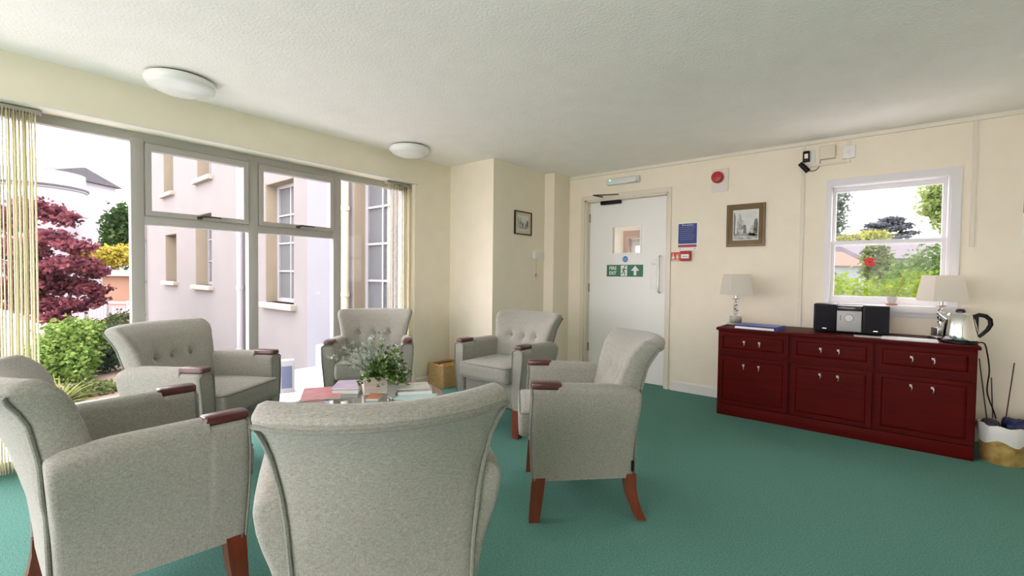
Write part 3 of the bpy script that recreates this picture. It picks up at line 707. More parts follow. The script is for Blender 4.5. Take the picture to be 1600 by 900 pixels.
# ------------------------------------------------------------------ things on the sideboard
def lamp(u, v, rz, side, sh, label, y=None):
    p = at_z(u, v, SZ) if y is None else Vector((at_y(u, v, y).x, y, SZ))
    o = empty('table_lamp', (p.x, p.y, SZ), rz, label, 'lamp', 'table lamps on the sideboard')
    rbox('base', (-.052, -.052, 0), (.052, .052, .022), .004, STEEL, o, n=1, seg=2)
    rbox('block', (-.038, -.038, .022), (.038, .038, .085), .004, STEEL, o, n=1, seg=2)
    mb = MB().tube([(0, 0, .08), (0, 0, .28)], .006, 8)
    for z, r in ((.105, .016), (.14, .020), (.175, .018), (.21, .015)):
        for k in range(3):
            a = k * 2.1 + z * 40; mb.lathe([(.001, -r * .8), (r * .7, -r * .5), (r * .85, 0), (r * .7, r * .5), (.001, r * .8)], 8, (r * .45 * math.cos(a), r * .45 * math.sin(a), z + k * .009))
    mb.build('crystal_stem', CHROME, o, smooth=True)
    MB().lathe([(.004, .232), (.030, .236), (.034, .241), (.004, .244)], 20).tube([(0, 0, .24), (0, 0, .30)], .011, 10).build('lamp_holder', STEEL, o, smooth=True)
    b, t, z0, z1 = side / 2, side / 2 * .78, .275, .275 + sh
    sq = lambda w, z: [(-w, -w, z), (w, -w, z), (w, w, z), (-w, w, z)]
    rings = [sq(b, z0), sq(t, z1), sq(t - .003, z1), sq(b - .003, z0), sq(b, z0)]
    MB().loft(rings, caps=False).tube([(-b, 0, z0 + .02), (b, 0, z0 + .02)], .002, 5).build('lamp_shade', SHADE, o)
    return o
lamp(1149, 508, math.radians(40), .205, .185, 'table lamp with square cream shade and crystal stem beside the blue folder')
lamp(1470, 500, math.radians(24), .210, .185, 'table lamp with square cream shade standing behind the kettle', y=4.47)
# blue ring binder
p = at_z(1186, 514, SZ); fo = empty('ring_binder', (p.x, p.y + .01, SZ), -.10, 'blue ring binder lying flat beside the table lamp', 'binder')
FBL = mat('binder_blue', (.05, .09, .42), .4)
MB().box((-.16, -.12, 0), (.16, .12, .003)).box((-.16, -.12, .030), (.16, .12, .033)).box((.157, -.12, 0), (.160, .12, .033)).build('cover', FBL, fo)
box('papers', (-.155, -.115, .003), (.14, .112, .020), PAPER, fo)
# stereo
pL, pR = at_y(1271, 500, 4.36), at_y(1390, 500, 4.36)
sw_ = pR.x - pL.x
ste = empty('stereo', (pL.x, 4.36, SZ), 0, 'black micro stereo with silver front between two speakers', 'stereo')
zt = at_y(1271, 473, 4.36).z - SZ - .006
q0, q1 = .312 * sw_, .665 * sw_
for a, b in ((0, q0 + .0005), (q1 - .0005, sw_)):
    s_ = rbox('speaker', (a, 0, .012), (b, .17, zt), .006, BLACK, ste, n=1, seg=2)
    rbox('speaker_grille', (a + .012, -.006, .024), (b - .012, .002, zt - .012), .004, mat('grille_cloth', (.008, .008, .012), .95, bump=.4, bscale=700), s_, n=1, seg=1)
    box('badge', ((a + b) / 2 - .014, -.0068, .032), ((a + b) / 2 + .014, -.006, .037), STEEL, s_)
rbox('stereo_body', (q0, .004, .012), (q1, .18, zt - .008), .006, BLACK, ste, n=1, seg=2)
SILV = mat('silver_front', (.36, .37, .37), .45, metal=.2)
fp_ = rbox('front_panel', (q0 + .006, -.004, .020), (q1 - .006, .006, zt - .048), .003, SILV, ste, n=1, seg=1)
kn = MB().lathe([(.030, 0), (.030, .012), (.026, .016), (.0005, .017)], 24); kn.v = [(x + (q0 + q1) / 2, -.004 - z, y + .125) for x, y, z in kn.v]; kn.build('volume_knob', mat('knob_silver', (.45, .45, .44), .5, metal=.5), fp_, smooth=True)
for k in range(3):
    b_ = MB().lathe([(.004, 0), (.004, .003), (.0005, .0035)], 10); b_.v = [(x + q0 + .03, -.004 - z, y + .110 + .014 * k) for x, y, z in b_.v]; b_.build('button', DARKM, fp_)
rbox('display', (q0 + .01, -.002, zt - .044), (q1 - .01, .006, zt - .014), .003, mat('display_glass', (.03, .03, .035), .1), ste, n=1, seg=1)
for fx_ in (.02, sw_ - .03, q0 + .03, q1 - .04): MB().lathe([(.008, 0), (.008, .014)], 10, (fx_, .05, 0)).build('foot', BLACK, ste)
# papers
def sheets(u, v, w, h, rz, t, m, label, y=None):
    p = at_z(u, v, SZ); o = tag(box('paper_sheets', (-w/2, -h/2, 0), (w/2, h/2, t), m), label, 'papers', 'papers on the sideboard'); o.location = (p.x, p.y, SZ); o.rotation_euler = (0, 0, rz); return o
sheets(1420, 531, .30, .15, -.02, .010, mat('paper_blueish', (.66, .72, .76), .5), 'pale blue stack of papers beside the kettle base')
sheets(1362, 526.5, .21, .11, .05, .004, mat('paper_cream', (.66, .64, .56), .6), 'loose cream sheet in front of the stereo')
sheets(1392, 528, .06, .05, .2, .012, mat('paper_pink', (.62, .42, .38), .6), 'small pinkish card between the papers')
# kettle
kp = at_z(1499, 537, SZ); KY = 4.30; kx = at_y(1499, 537, KY).x
ke = empty('kettle', (kx, KY, SZ), .0, 'polished steel electric kettle with black handle on its base', 'kettle')
MB().lathe([(.088, 0), (.092, .004), (.092, .016), (.084, .024)], 36).build('power_base', BLACK, ke, smooth=True)
MB().lathe([(.088, .025), (.090, .035), (.089, .06), (.084, .11), (.076, .155), (.068, .185), (.064, .192)], 40).build('body', CHROME, ke, smooth=True)
MB().lathe([(.064, .190), (.060, .200), (.045, .207), (.024, .210), (.022, .222), (.016, .228), (.0005, .229)], 32).build('lid', CHROME, ke, smooth=True)
MB().lathe([(.024, .209), (.026, .220), (.018, .230), (.0005, .232)], 24).build('lid_knob', mat('knob_purple', (.03, .02, .06), .3), ke, smooth=True)
MB().tube([(-.066, 0, .160), (-.088, 0, .178), (-.104, 0, .196)], [.026, .019, .012], 14).build('spout', CHROME, ke, smooth=True)
MB().tube([(.066, 0, .185), (.09, 0, .196), (.120, 0, .190), (.140, 0, .168), (.144, 0, .135), (.130, 0, .100), (.108, 0, .070), (.090, 0, .048)], [.012, .014, .014, .013, .013, .012, .011, .010], 12).build('handle', BLACK, ke, smooth=True)
MB().rbox((.062, -.012, .045), (.088, .012, .190), .006, n=2, seg=2).build('handle_strap', BLACK, ke, smooth=True)
cx = .60
cord = [(kx + .085, KY + .01, SZ + .008), (kx + .12, KY + .02, SZ + .006), (SX1 + .06, KY + .02, SZ - .06), (SX1 + .075, KY + .04, SZ - .18), (SX1 + .07, KY + .05, SZ - .32), (SX1 + .11, KY + .08, SZ - .46), (SX1 + .14, KY + .18, SZ - .57), (SX1 + .13, KY + .24, .10), (SX1 + .12, KY + .26, .01)]
def smooth_path(P, n=6):
    P = [Vector(p) for p in P]; out = []
    for i in range(len(P) - 1):
        p0, p1, p2, p3 = P[max(i-1, 0)], P[i], P[i+1], P[min(i+2, len(P)-1)]
        for k in range(n):
            t = k / n; out.append(.5 * (2*p1 + (p2 - p0)*t + (2*p0 - 5*p1 + 4*p2 - p3)*t*t + (3*p1 - p0 - 3*p2 + p3)*t**3))
    return out + [P[-1]]
MB().tube([Vector(p) - Vector((kx, KY, SZ)) for p in smooth_path(cord)], .0042, 6).build('power_cord', BLACK, ke, smooth=True)
# little plant on the window board
wp = at_y(1393, 485, YD - .03)
po = empty('potted_cutting', (wp.x, YD - .035, WZ0 + .02), 0, 'bare twiggy cutting in a small grey pot on terracotta saucer', 'plant')
MB().lathe([(.036, 0), (.040, .010), (.036, .012)], 24).build('saucer', mat('terracotta', (.55, .20, .10), .7), po, smooth=True)
MB().lathe([(.024, .011), (.033, .062), (.035, .066), (.030, .066), (.026, .055)], 24).build('pot', mat('grey_pot', (.55, .56, .55), .6), po, smooth=True)
TW = mat('twig', (.30, .22, .10), .8)
tw = MB().tube(smooth_path([(-.012, 0, .05), (-.035, .0, .11), (-.045, 0, .17), (-.02, 0, .235)]), .003, 5).tube(smooth_path([(.008, 0, .05), (.03, 0, .10), (.058, 0, .16), (.062, 0, .21), (.04, 0, .265)]), .003, 5).tube([(-.01, 0, .05), (-.014, .006, .13)], .003, 5)
tw.build('twigs', TW, po, smooth=True)
tl = MB()
for k in range(26): leafq(tl, Vector((random.choice((-.03, .05)) + random.gauss(0, .012), random.gauss(0, .01), random.uniform(.12, .27))), Vector((random.gauss(0, 1), random.gauss(0, 1), random.gauss(0, 1))), .018, .005)
tag(tl.build('leaves', LEAFD, po, fix=False), 'few thin green leaves', kind='stuff')

# ------------------------------------------------------------------ bin, canes, bag
bn = empty('waste_bin', (.632, 4.275, 0), 0, 'golden waste bin with white liner bag beside the sideboard', 'bin')
GOLD = mat('gold_foil', (.42, .24, .06), .3, metal=.5, color2=(.75, .52, .20), scale=16, bump=.5, bscale=22)
MB().lathe([(.108, 0), (.112, .02), (.118, .12), (.124, .23), (.120, .232), (.114, .12), (.104, .012)], 32).build('bin_body', GOLD, bn, smooth=True)
LIN = mat('liner_plastic', (.74, .72, .70), .35, bump=.5, bscale=30)
prof = [(.117, .228), (.122, .246), (.131, .244), (.134, .215), (.128, .17), (.126, .14)]
rings = [[((r + .005 * math.sin(i * 1.9 + z * 60)) * math.cos(2*math.pi*i/36), (r + .005 * math.sin(i * 1.9 + z * 60)) * math.sin(2*math.pi*i/36), z + (.016 * math.sin(i * .8) if z < .18 else .006 * math.sin(i * 1.3))) for i in range(36)] for r, z in prof]
MB().loft(rings, caps=False).build('liner_bag', LIN, bn, smooth=True)
mb = MB().rbox((.0, -.05, .20), (.11, .07, .285), .03, n=3, seg=3); mb.v = [(x + random.uniform(-.008, .008), y + random.uniform(-.008, .008), z + random.uniform(-.008, .008)) for x, y, z in mb.v]
o = tag(mb.build('crumpled_wrapper', mat('wrapper_navy', (.015, .02, .10), .4), None, smooth=True), 'crumpled navy blue wrapper on top of the waste bin', 'wrapper'); o.location = (.632, 4.275, 0); o.scale = (.92, .92, 1)
mb = MB().rbox((-.105, -.07, .20), (-.02, .05, .262), .025, n=3, seg=3); mb.v = [(x + random.uniform(-.006, .006), y + random.uniform(-.006, .006), z + random.uniform(-.006, .006)) for x, y, z in mb.v]
o = tag(mb.build('crumpled_paper', mat('wrapper_dark', (.03, .03, .05), .5), None, smooth=True), 'crumpled dark paper in the waste bin beside the sideboard', 'wrapper'); o.location = (.632, 4.275, 0); o.scale = (.92, .92, 1)
for (ua, va), (ub, vb), lab in (((1530, 560), (1541, 648), 'thin dark cane leaning close to the sideboard end'), ((1585, 567), (1572, 652), 'thin dark cane leaning against the wall behind the bin'), ((1549, 590), (1551, 650), 'short dark cane upright behind the waste bin')):
    A, B = at_y(ua, va, 4.60), at_y(ub, vb, 4.52); B2 = A + (B - A) * (A.z / (A.z - B.z))
    tag(MB().tube([A, Vector((B2.x, min(B2.y, 4.6), 0))], .0035, 6).build('cane', mat('cane_dark', (.05, .035, .02), .6), None), lab, 'cane', 'canes behind the waste bin')
bg_ = empty('holdall', (.91, 4.45, 0), .1, 'dark navy holdall on the floor past the waste bin', 'bag')
NAVY = mat('navy_canvas', (.012, .014, .035), .85)
rbox('bag_body', (-.16, -.13, 0), (.22, .13, .26), .06, NAVY, bg_, n=4, seg=4)
MB().tube(smooth_path([(-.06, -.125, .20), (-.05, -.12, .30), (.03, -.11, .35), (.11, -.12, .30), (.12, -.125, .20)]), .010, 8).build('bag_handle', NAVY, bg_, smooth=True)

bn.scale = (.92, .92, 1)
# ================================================================== THINGS ON THE WALLS
# emergency light
a, b = at_y(951, 292, YD), at_y(1001, 274, YD)
em = empty('emergency_light', (a.x, YD, a.z + .005), 0, 'white emergency exit light box with green indicator above the door', 'emergency light')
L = b.x - a.x
rbox('housing', (0, -.05, 0), (L, 0, .075), .012, PLASTIC, em, n=2, seg=2)
rbox('diffuser', (.008, -.085, -.004), (L - .008, -.045, .068), .02, mat('clear_diffuser', (.72, .74, .72), .15, spec=.7), em, n=2, seg=3)
g = MB().lathe([(.008, 0), (.006, .006), (.0005, .008)], 12); g.v = [(x + .06, -.084 - z, y + .045) for x, y, z in g.v]
g.build('indicator', mat('green_led', (.05, .7, .2), .3, emit=(.1, 1, .3), estr=2.5), em, smooth=True)
# sounder
p = at_y(1121, 277, YD - .03)
so = empty('fire_alarm_sounder', (p.x, YD, p.z - .04), 0, 'dark red round fire alarm sounder on a white plate', 'alarm')
q0_, q1_ = at_y(1112, 301, YD), at_y(1139, 262, YD)
rbox('back_plate', (q0_.x - p.x, -.012, q0_.z - so.location.z), (q1_.x - p.x, 0, q1_.z - so.location.z), .003, OFFPL if False else mat('plate_white', (.76, .72, .66), .5), so, n=1, seg=1)
m_ = MB().lathe([(.056, 0), (.056, .03), (.052, .045), (.044, .056), (.020, .060), (.0005, .061)], 32); m_.v = [(x, -.010 - z, y + .04) for x, y, z in m_.v]; m_.build('sounder_body', RED, so, smooth=True)
# fire action notice
a, b = at_y(1058, 391, YD), at_y(1091, 347, YD); w, h = b.x - a.x, b.z - a.z
no = empty('fire_action_notice', (a.x, YD, a.z), 0, 'blue fire action notice with red band taped beside the door', 'notice')
box('sheet', (0, -.002, 0), (w, 0, h), SIGNW, no)
box('blue_panel', (w*.05, -.0026, h*.23), (w*.95, -.002, h*.97), BLUE, no); box('red_band', (w*.05, -.0026, h*.10), (w*.95, -.002, h*.195), mat('band_red', (.33, .03, .06), .5), no)
text('heading', 'Fire action', .022, (w/2, -.0027, h*.915), SIGNW, no, width=w*.55)
for k in range(7):
    box('text_line', (w*.12, -.0029, h*(.83 - .075*k)), (w*(.85 - .12*((k*37) % 4)/3), -.0026, h*(.845 - .075*k)), mat('faint_print', (.16, .22, .42), .5), no)
for q in (.10, .82): box('footer_mark', (w*q, -.0026, h*.03), (w*(q+.09), -.002, h*.06), mat('print_grey', (.35, .35, .36), .6), no)
# call point and its sign
a, b = at_y(1048.5, 408, YD), at_y(1062, 394, YD); w, h = b.x - a.x, b.z - a.z
cs = empty('call_point_sign', (a.x, YD, a.z), 0, 'small red sign with hand and flame symbols beside the call point', 'sign')
box('sign_plate', (0, -.002, 0), (w, 0, h), SIGNRED, cs)
f_ = lambda x, z, d: (x, -.002 - d, z)
YEL = mat('symbol_yellow', (.80, .62, .30), .5)
MB().prism([(w*.12, h*.25), (w*.40, h*.25), (w*.42, h*.50), (w*.30, h*.52), (w*.28, h*.85), (w*.20, h*.85), (w*.19, h*.50), (w*.10, h*.45)], f_, .0006).build('hand_symbol', SIGNW, cs)
MB().prism([(w*.66, h*.22), (w*.85, h*.22), (w*.93, h*.42), (w*.84, h*.60), (w*.86, h*.88), (w*.72, h*.66), (w*.66, h*.80), (w*.58, h*.45)], f_, .0006).build('flame_symbol', YEL, cs)
box('print_line', (w*.08, -.0026, h*.07), (w*.92, -.002, h*.14), SIGNW, cs)
a, b = at_y(1064, 408, YD), at_y(1081, 392, YD); w, h = b.x - a.x, b.z - a.z
cp = empty('fire_call_point', (a.x, YD, a.z), 0, 'red break-glass fire call point box beside the door', 'call point')
rbox('call_point_body', (0, -.045, 0), (w, 0, h), .008, RED, cp, n=2, seg=2)
box('break_glass', (w*.14, -.047, h*.26), (w*.86, -.044, h*.66), SIGNW, cp)
box('print_line', (w*.26, -.0475, h*.43), (w*.74, -.047, h*.48), mat('print_dark', (.1, .1, .1), .6), cp)
MB().prism([(w*.5 + .005*math.cos(t), h*.80 + .005*math.sin(t)) for t in np.linspace(0, 6.283, 12)[:-1]], lambda x, z, d: (x, -.045 - d, z), .001).build('keyhole', BLACK, cp)

# framed prints
SKETCH = mat('engraving_print', (.16, .17, .17), .8, color2=(.70, .71, .68), scale=38, detail=8)
SKY_P = mat('engraving_sky', (.60, .62, .60), .8, color2=(.72, .73, .70), scale=16, detail=5)
DKS = mat('engraving_dark', (.05, .055, .05), .8, color2=(.26, .27, .25), scale=60, detail=8)
def print_(name, M, w, h, fw, mw, framem, matm, label, bottom=None):
    """framed print standing on its own plane: local x right, z up, front -y"""
    o = empty(name, (0, 0, 0), 0, label, 'picture'); o.matrix_world = M
    holed(lambda u, v, d: (u, -.018 + d, v), 0, w, 0, h, [(fw, w - fw, fw, h - fw)], .018).build('frame', framem, o)
    holed(lambda u, v, d: (u, -.014 + d, v), fw + .001, w - fw - .001, fw + .001, h - fw - .001, [(fw + .003, w - fw - .003, fw + .003, h - fw - .003)], .004).build('frame_slip', BRASS, o)
    box('mount', (fw, -.007, fw), (w - fw, 0, h - fw), matm, o)
    x0, x1, z0, z1 = fw + mw, w - fw - mw, fw + mw * 1.1, h - fw - mw * .95
    box('print_border', (x0 - .006, -.0078, z0 - .006), (x1 + .006, -.007, z1 + .006), PAPER, o)
    pr = box('print', (x0, -.0084, z0), (x1, -.0078, z1), SKY_P, o)
    W_, Hh = x1 - x0, z1 - z0
    g = lambda dd: (lambda x, z, d: (x0 + x * W_, -.0084 - dd - d * .0002, z0 + z * Hh))
    MB().prism([(0, 0), (1, 0), (1, .16), (.75, .22), (.55, .20), (.35, .16), (0, .20)], g(0), 1).build('printed_ground', SKETCH, pr)
    MB().prism([(.0, .15), (.05, .15), (.08, .75), (.04, .92), (0, .95)], g(0), 1).build('printed_tree', DKS, pr)
    MB().prism([(.14, .15), (.14, .62), (.20, .70), (.22, .86), (.27, .92), (.30, .80), (.34, .68), (.46, .60), (.50, .48), (.46, .15)], g(0), 1).build('printed_tower', SKETCH, pr)
    MB().prism([(.40, .2), (.42, .5), (.52, .48), (.54, .2)], g(.0003), 1).build('printed_shadow', DKS, pr)
    MB().prism([(.62, .18), (.70, .40), (.80, .52), (.86, .70), (.95, .74), (1, .66), (1, .12), (.7, .12)], g(0), 1).build('printed_bank', SKETCH, pr)
    MB().prism([(.82, .2), (.86, .66), (.96, .70), (1, .55), (1, .2)], g(.0003), 1).build('printed_foliage', DKS, pr)
    box('glazing', (fw, -.0115, fw), (w - fw, -.0105, h - fw), PICGLASS, o)
    return o
a, b = at_y(1135, 391, YD), at_y(1197, 320, YD)
FRG = mat('frame_bronze', (.09, .055, .02), .35, metal=.4)
MTB = mat('mount_bronze', (.17, .115, .045), .75)
print_('framed_print', Matrix.Translation((a.x, YD, a.z + .03)), b.x - a.x, .40, .012, .05, FRG, MTB, 'engraving in a bronze-brown mount and frame beside the sash window')
a, b = at_x(803, 366, -3.095), at_x(829, 372, -3.095)
zt_ = at_x(803, 328, -3.095).z
M = Matrix.Translation((-3.095, a.y, a.z + .005)) @ Matrix.Rotation(math.pi/2, 4, 'Z')
print_('framed_print', M, b.y - a.y, zt_ - a.z - .005, .010, .048, mat('frame_black', (.02, .012, .008), .4), mat('mount_cream', (.62, .56, .42), .8), 'small engraving in thin black frame on the alcove return wall')

# nurse call unit with cord and thermostat
a, b = at_x(832, 404, -3.095), at_x(846, 391, -3.095)
nc = empty('call_unit', (-3.095, a.y, a.z), 0, 'white wall call unit with hanging red pull cord', 'call unit')
rbox('call_unit_box', (0, 0, 0), (.035, .075, .085), .006, PLASTIC, nc, n=1, seg=2)
rbox('call_unit_plate', (0, .085, .0), (.022, .085 + .09, .085), .005, PLASTIC, nc, n=1, seg=2)
MB().tube([(.03, .035, 0), (.03, .035, -.26)], .0018, 5).build('pull_cord', mat('cord_beige', (.55, .42, .34), .7), nc)
tri = at_x(833, 430, -3.06).z - a.z
T = [(0, .025), (-.024, -.018), (.024, -.018)]
MB().tube([(.03, .035 + x, tri + z) for x, z in T + T[:2]], .0035, 6).build('pull_triangle', mat('triangle_red', (.40, .08, .06), .5), nc, smooth=True)

# camera, junction box and socket over the sash window
p = at_y(1263, 246, YD)
wc = empty('power_adapter', (p.x, YD, p.z), 0, 'black plug-in adapter on a small wall socket plate above trunking', 'adapter')
rbox('socket_plate', (-.03, -.012, -.055), (.05, 0, .055), .004, PLASTIC, wc, n=1, seg=1)
rbox('adapter_body', (-.035, -.06, -.045), (.015, -.012, .045), .006, BLACK, wc, n=1, seg=2); box('adapter_label', (-.022, -.0612, -.02), (.004, -.06, .02), SIGNW, wc)
p2 = at_y(1257, 262, YD - .05)
cm = empty('small_camera', (p2.x, YD - .05, p2.z), 0, 'small black cylinder camera hanging below the plug-in adapter', 'camera')
MB().tube([(-.035, -.01, .04), (.0, 0, 0), (.028, .004, -.035)], [.018, .021, .021], 14).build('camera_body', BLACK, cm, smooth=True)
MB().tube(smooth_path([(.02, .005, -.03), (.07, .03, -.03), (.10, .04, .0), (.11, .045, .05)]), .003, 6).build('camera_cable', DARKM, cm, smooth=True)
MB().tube([(-.03, 0, .035), (-.01, .02, .06), (.01, .035, .07)], .004, 6).build('camera_lead', BLACK, cm, smooth=True)
a, b = at_y(1281, 252, YD), at_y(1306, 231, YD)
tag(rbox('junction_box', (0, -.05, 0), (b.x - a.x, 0, .115), .005, OFFPL, None, n=1, seg=2), 'cream rectangular junction box between adapter and wall socket', 'junction box').location = (a.x, YD, a.z + .005)
a, b = at_y(1316, 251, YD), at_y(1337, 230, YD)
sk = empty('wall_socket', (a.x, YD, a.z), 0, 'white wall socket plate nearest the sash window head', 'socket')
rbox('socket_plate', (0, -.022, .01), (b.x - a.x, 0, .115), .004, PLASTIC, sk, n=1, seg=2)
rbox('socket_switch', (.035, -.026, .05), (.055, -.02, .075), .002, PLASTIC, sk, n=1, seg=1)
rbox('cable_gland', (.03, -.02, -.025), (.05, 0, .012), .004, PLASTIC, sk, n=1, seg=1)
# poster cut by the frame edge
a, b = at_y(1596.5, 391, YD), at_y(1597, 296, YD)
ps = empty('wall_poster', (a.x, YD, a.z), 0, 'poster with dark photograph over white text area on the wall', 'poster')
h = b.z - a.z
box('poster_sheet', (0, -.003, 0), (.30, 0, h), SIGNW, ps)
for nm, z0, z1, c in (('photo_sky', .87, 1.0, (.05, .04, .08)), ('photo_band', .78, .87, (.22, .20, .24)), ('photo_hill', .68, .78, (.24, .11, .07)), ('photo_field', .61, .68, (.16, .13, .09))):
    box(nm, (0, -.0036, h * z0), (.30, -.003, h * z1), mat(nm, c, .5), ps)

# ================================================================== OUTSIDE, seen through the windows
GZ, LZ, RZ = -.45, -2.3, -2.0                                # garden, light well, ground behind the house
EARTH = mat('garden_soil', (.20, .145, .105), .95, color2=(.28, .215, .165), scale=1.4, bump=.4, bscale=12)
GRASS = mat('lawn', (.08, .15, .04), .95, color2=(.14, .22, .06), scale=2)
PAVE = mat('pale_bounce_paving', (.70, .69, .71), .85, var=.05, scale=2, bump=.3, bscale=30)  # kept pale so it reflects skylight into the room
TX = -5.9                                                    # outer edge of the pale terrace along the window
struct(MB().box((-70, -45, GZ - .3), (TX, 1.9, GZ)).box((-70, 1.9, GZ - .3), (-18.0, 40, GZ)).build('ground_garden', EARTH), 'brown garden soil and gravel beyond the terrace', 'ground')
struct(box('ground_bounce_terrace', (TX, -30, -.5), (XF - .22, YF + .1, -.08), PAVE), 'pale concrete terrace right outside the tall window, added to bounce daylight indoors', 'ground')  # terrace added as a pale reflector sending skylight up to the ceiling
struct(box('ground_lightwell', (-18.0, 1.9, LZ - .2), (TX, YF + .3, LZ), mat('concrete', (.55, .54, .55), .9, var=.08, scale=3)), 'pale concrete light well below the old building', 'ground')
struct(box('wall_retaining', (-18.0, 1.88, LZ), (TX, 1.98, GZ), RENDERW), 'retaining wall between garden and light well', 'wall')
struct(box('ground_bounce_path', (-1.1, YD + .16, -.4), (4.0, 7.1, -.12), PAVE), 'unseen pale paved path under the sash window, added to bounce daylight indoors', 'ground')  # hidden below the sill, added to reflect skylight through the sash window
mc = at_z(447, 612, -.08)
mcab = empty('meter_cabinet', (mc.x, mc.y, -.08), math.radians(YAW) + .5, 'white meter cabinet with blue-grey door standing on the terrace', 'cabinet')
struct(box('ground_rear', (-3.0, 7.2, RZ - .3), (60, 90, RZ), GRASS), 'grass beyond the sash window', 'ground')
struct(box('ground_side', (XE + .5, -45, RZ - .3), (60, 7.2, RZ), GRASS), 'grass beside the house, out of view', 'ground')

CABW = mat('cabinet_white', (.34, .34, .36), .5)
rbox('cabinet_body', (-.08, -.06, 0), (.08, .06, .34), .006, CABW, mcab, n=1, seg=1)
rbox('cabinet_door', (-.045, -.066, .05), (.055, -.055, .28), .003, mat('cabinet_blue', (.10, .12, .20), .5), mcab, n=1, seg=1)
# ---- old rendered building
ob = empty('rendered_building', (XF - .3, YF, LZ), 0, 'tall pale rendered old building with sash windows across the light well', 'building')
OX, OY, OZ = XF - .3, YF, LZ
def ol(p): return (p[0] - OX, p[1] - OY, p[2] - OZ)
def fx(u): return at_y(u, 430, YF).x
wins = [  # x0, x1, z0, z1, reveal, far flag
    (fx(259), fx(276), .95, 2.13, .30), (fx(306), fx(331), .90, 2.45, .30),
    (fx(257), fx(272), 3.17, 4.8, .30), (fx(309), fx(331), 3.22, 4.9, .30),
    (fx(415), fx(459), .68, 2.70, .26), (fx(552), fx(610), .05, 2.62, .24),
    (fx(303), fx(328), -1.35, -.37, .25)]
holed(lambda u, v, d: ol((u, YF + d, v)), -17.2, XF - .3, LZ, 9.0, [w[:4] for w in wins], .5).build('facade', RENDERW, ob)
for i, (x0, x1, z0, z1, rv) in enumerate(wins):
    g = empty('sash_window', (0, 0, 0)); g.parent = ob
    # painted reveal lining
    MB().box(ol((x0, YF + .004, z0)), ol((x0 + .012, YF + rv, z1))).box(ol((x0, YF + .004, z1 - .012)), ol((x1, YF + rv, z1))).build('reveal_lining', REVEAL, g)
    x0f, yf_ = x0 + .012, YF + rv - .07
    fm = mat('old_blue_paint', (.30, .36, .52), .5) if i == 7 else EXTW
    fwd_ = .055
    zmid = z0 + (z1 - z0) * .5
    if i == 6: cols, rows = 2, 1
    elif i == 7: cols, rows = 1, 1
    elif i in (0, 1, 2, 3): cols, rows = 1, 3
    else: cols, rows = (2, 4) if i == 4 else (2, 5)
    cw, chh = (x1 - x0f - 2 * fwd_) / cols, (z1 - z0 - 2 * fwd_) / rows
    bar = .014
    holes = [(x0f + fwd_ + c * cw + bar, x0f + fwd_ + (c + 1) * cw - bar, z0 + fwd_ + r * chh + bar, z0 + fwd_ + (r + 1) * chh - bar) for c in range(cols) for r in range(rows)]
    holed(lambda u, v, d: ol((u, yf_ + d, v)), x0f, x1, z0, z1, holes, .06).build('sash_frame', fm, g)
    me = None
    for (a, b, c, d) in holes:
        box('pane', ol((a - .004, yf_ + .03, c - .004)), ol((b + .004, yf_ + .036, d + .004)), DARKGLASS, g)
    if i not in (6, 7): rbox('sill', ol((x0 - .10, YF - .09, z0 - .10)), ol((x1 + .08, YF + .2, z0)), .012, mat('stone_sill', (0.291, 0.260, 0.218), .9, var=.1, scale=6), g, n=1, seg=1)
for px, r, c, lab in ((382, .055, EXTW, 'white'), (547, .05, mat('pipe_cream', (.55, .50, .38), .6), 'cream'), (229, .05, EXTW, 'white')):
    x = fx(px)
    mb = MB().tube([ol((x, YF - .075, LZ)), ol((x, YF - .075, 9))], r, 12)
    for z in np.arange(-1.4, 8, 1.15): mb.lathe([(r + .012, -.03), (r + .012, .03)], 12, ol((x, YF - .075, z)))
    mb.build('drainpipe', c, ob, smooth=True)
# projecting white pier, plinth ledge and vent
box('pier', ol((fx(485), YF - .05, LZ)), ol((fx(533), YF + .02, 9)), mat('pier_paint', (0.167, 0.176, 0.197), .9, var=.05, scale=1.2, bump=.4, bscale=20), ob)
rbox('plinth', ol((TX - .3, YF - .18, LZ)), ol((XF - .35, YF + .02, .17)), .02, mat('plinth_paint', (0.252, 0.252, 0.280), .9, var=.05, scale=2), ob, n=1, seg=1)
for u in (313, 318):
    c = at_y(u, 508, YF)
    m_ = MB().lathe([(.06, 0), (.06, .10), (.045, .12), (.001, .12)], 12); m_.v = [(x + ol(c)[0], ol(c)[1] - z, y + ol(c)[2]) for x, y, z in m_.v]; m_.build('vent_cowl', EXTW, ob, smooth=True)

# ---- plants
def foliage(blobs, n, size, m, name, parent, loc, shell=.55, flat=.5):
    tot = sum(r[0] * r[1] * r[2] for _, r in blobs); V = []; 
    for c, r in blobs:
        k = max(30, int(n * (r[0] * r[1] * r[2]) / tot))
        d = RNG.normal(size=(k, 3)); d /= np.linalg.norm(d, axis=1)[:, None]
        rad = (shell + (1 - shell) * RNG.random(k)) * (1 + .10 * RNG.normal(size=k))
        P = np.array(c) - np.array(loc) + d * rad[:, None] * np.array(r)
        t = RNG.normal(size=(k, 3)); t[:, 2] *= flat; t /= np.linalg.norm(t, axis=1)[:, None]
        s = np.cross(t, RNG.normal(size=(k, 3))); s /= np.linalg.norm(s, axis=1)[:, None]
        L = size * (.6 + .8 * RNG.random(k))[:, None]; w = L * .38
        V.append(np.stack([P, P + t * L * .5 + s * w, P + t * L, P + t * L * .5 - s * w], 1).reshape(-1, 3))
    V = np.concatenate(V); q = len(V) // 4
    me = bpy.data.meshes.new(name); me.from_pydata(V.tolist(), [], np.arange(q * 4).reshape(-1, 4).tolist()); me.materials.append(m)
    o = bpy.data.objects.new(name, me); COL.objects.link(o); o.parent = parent; o['kind'] = 'stuff'
    return o
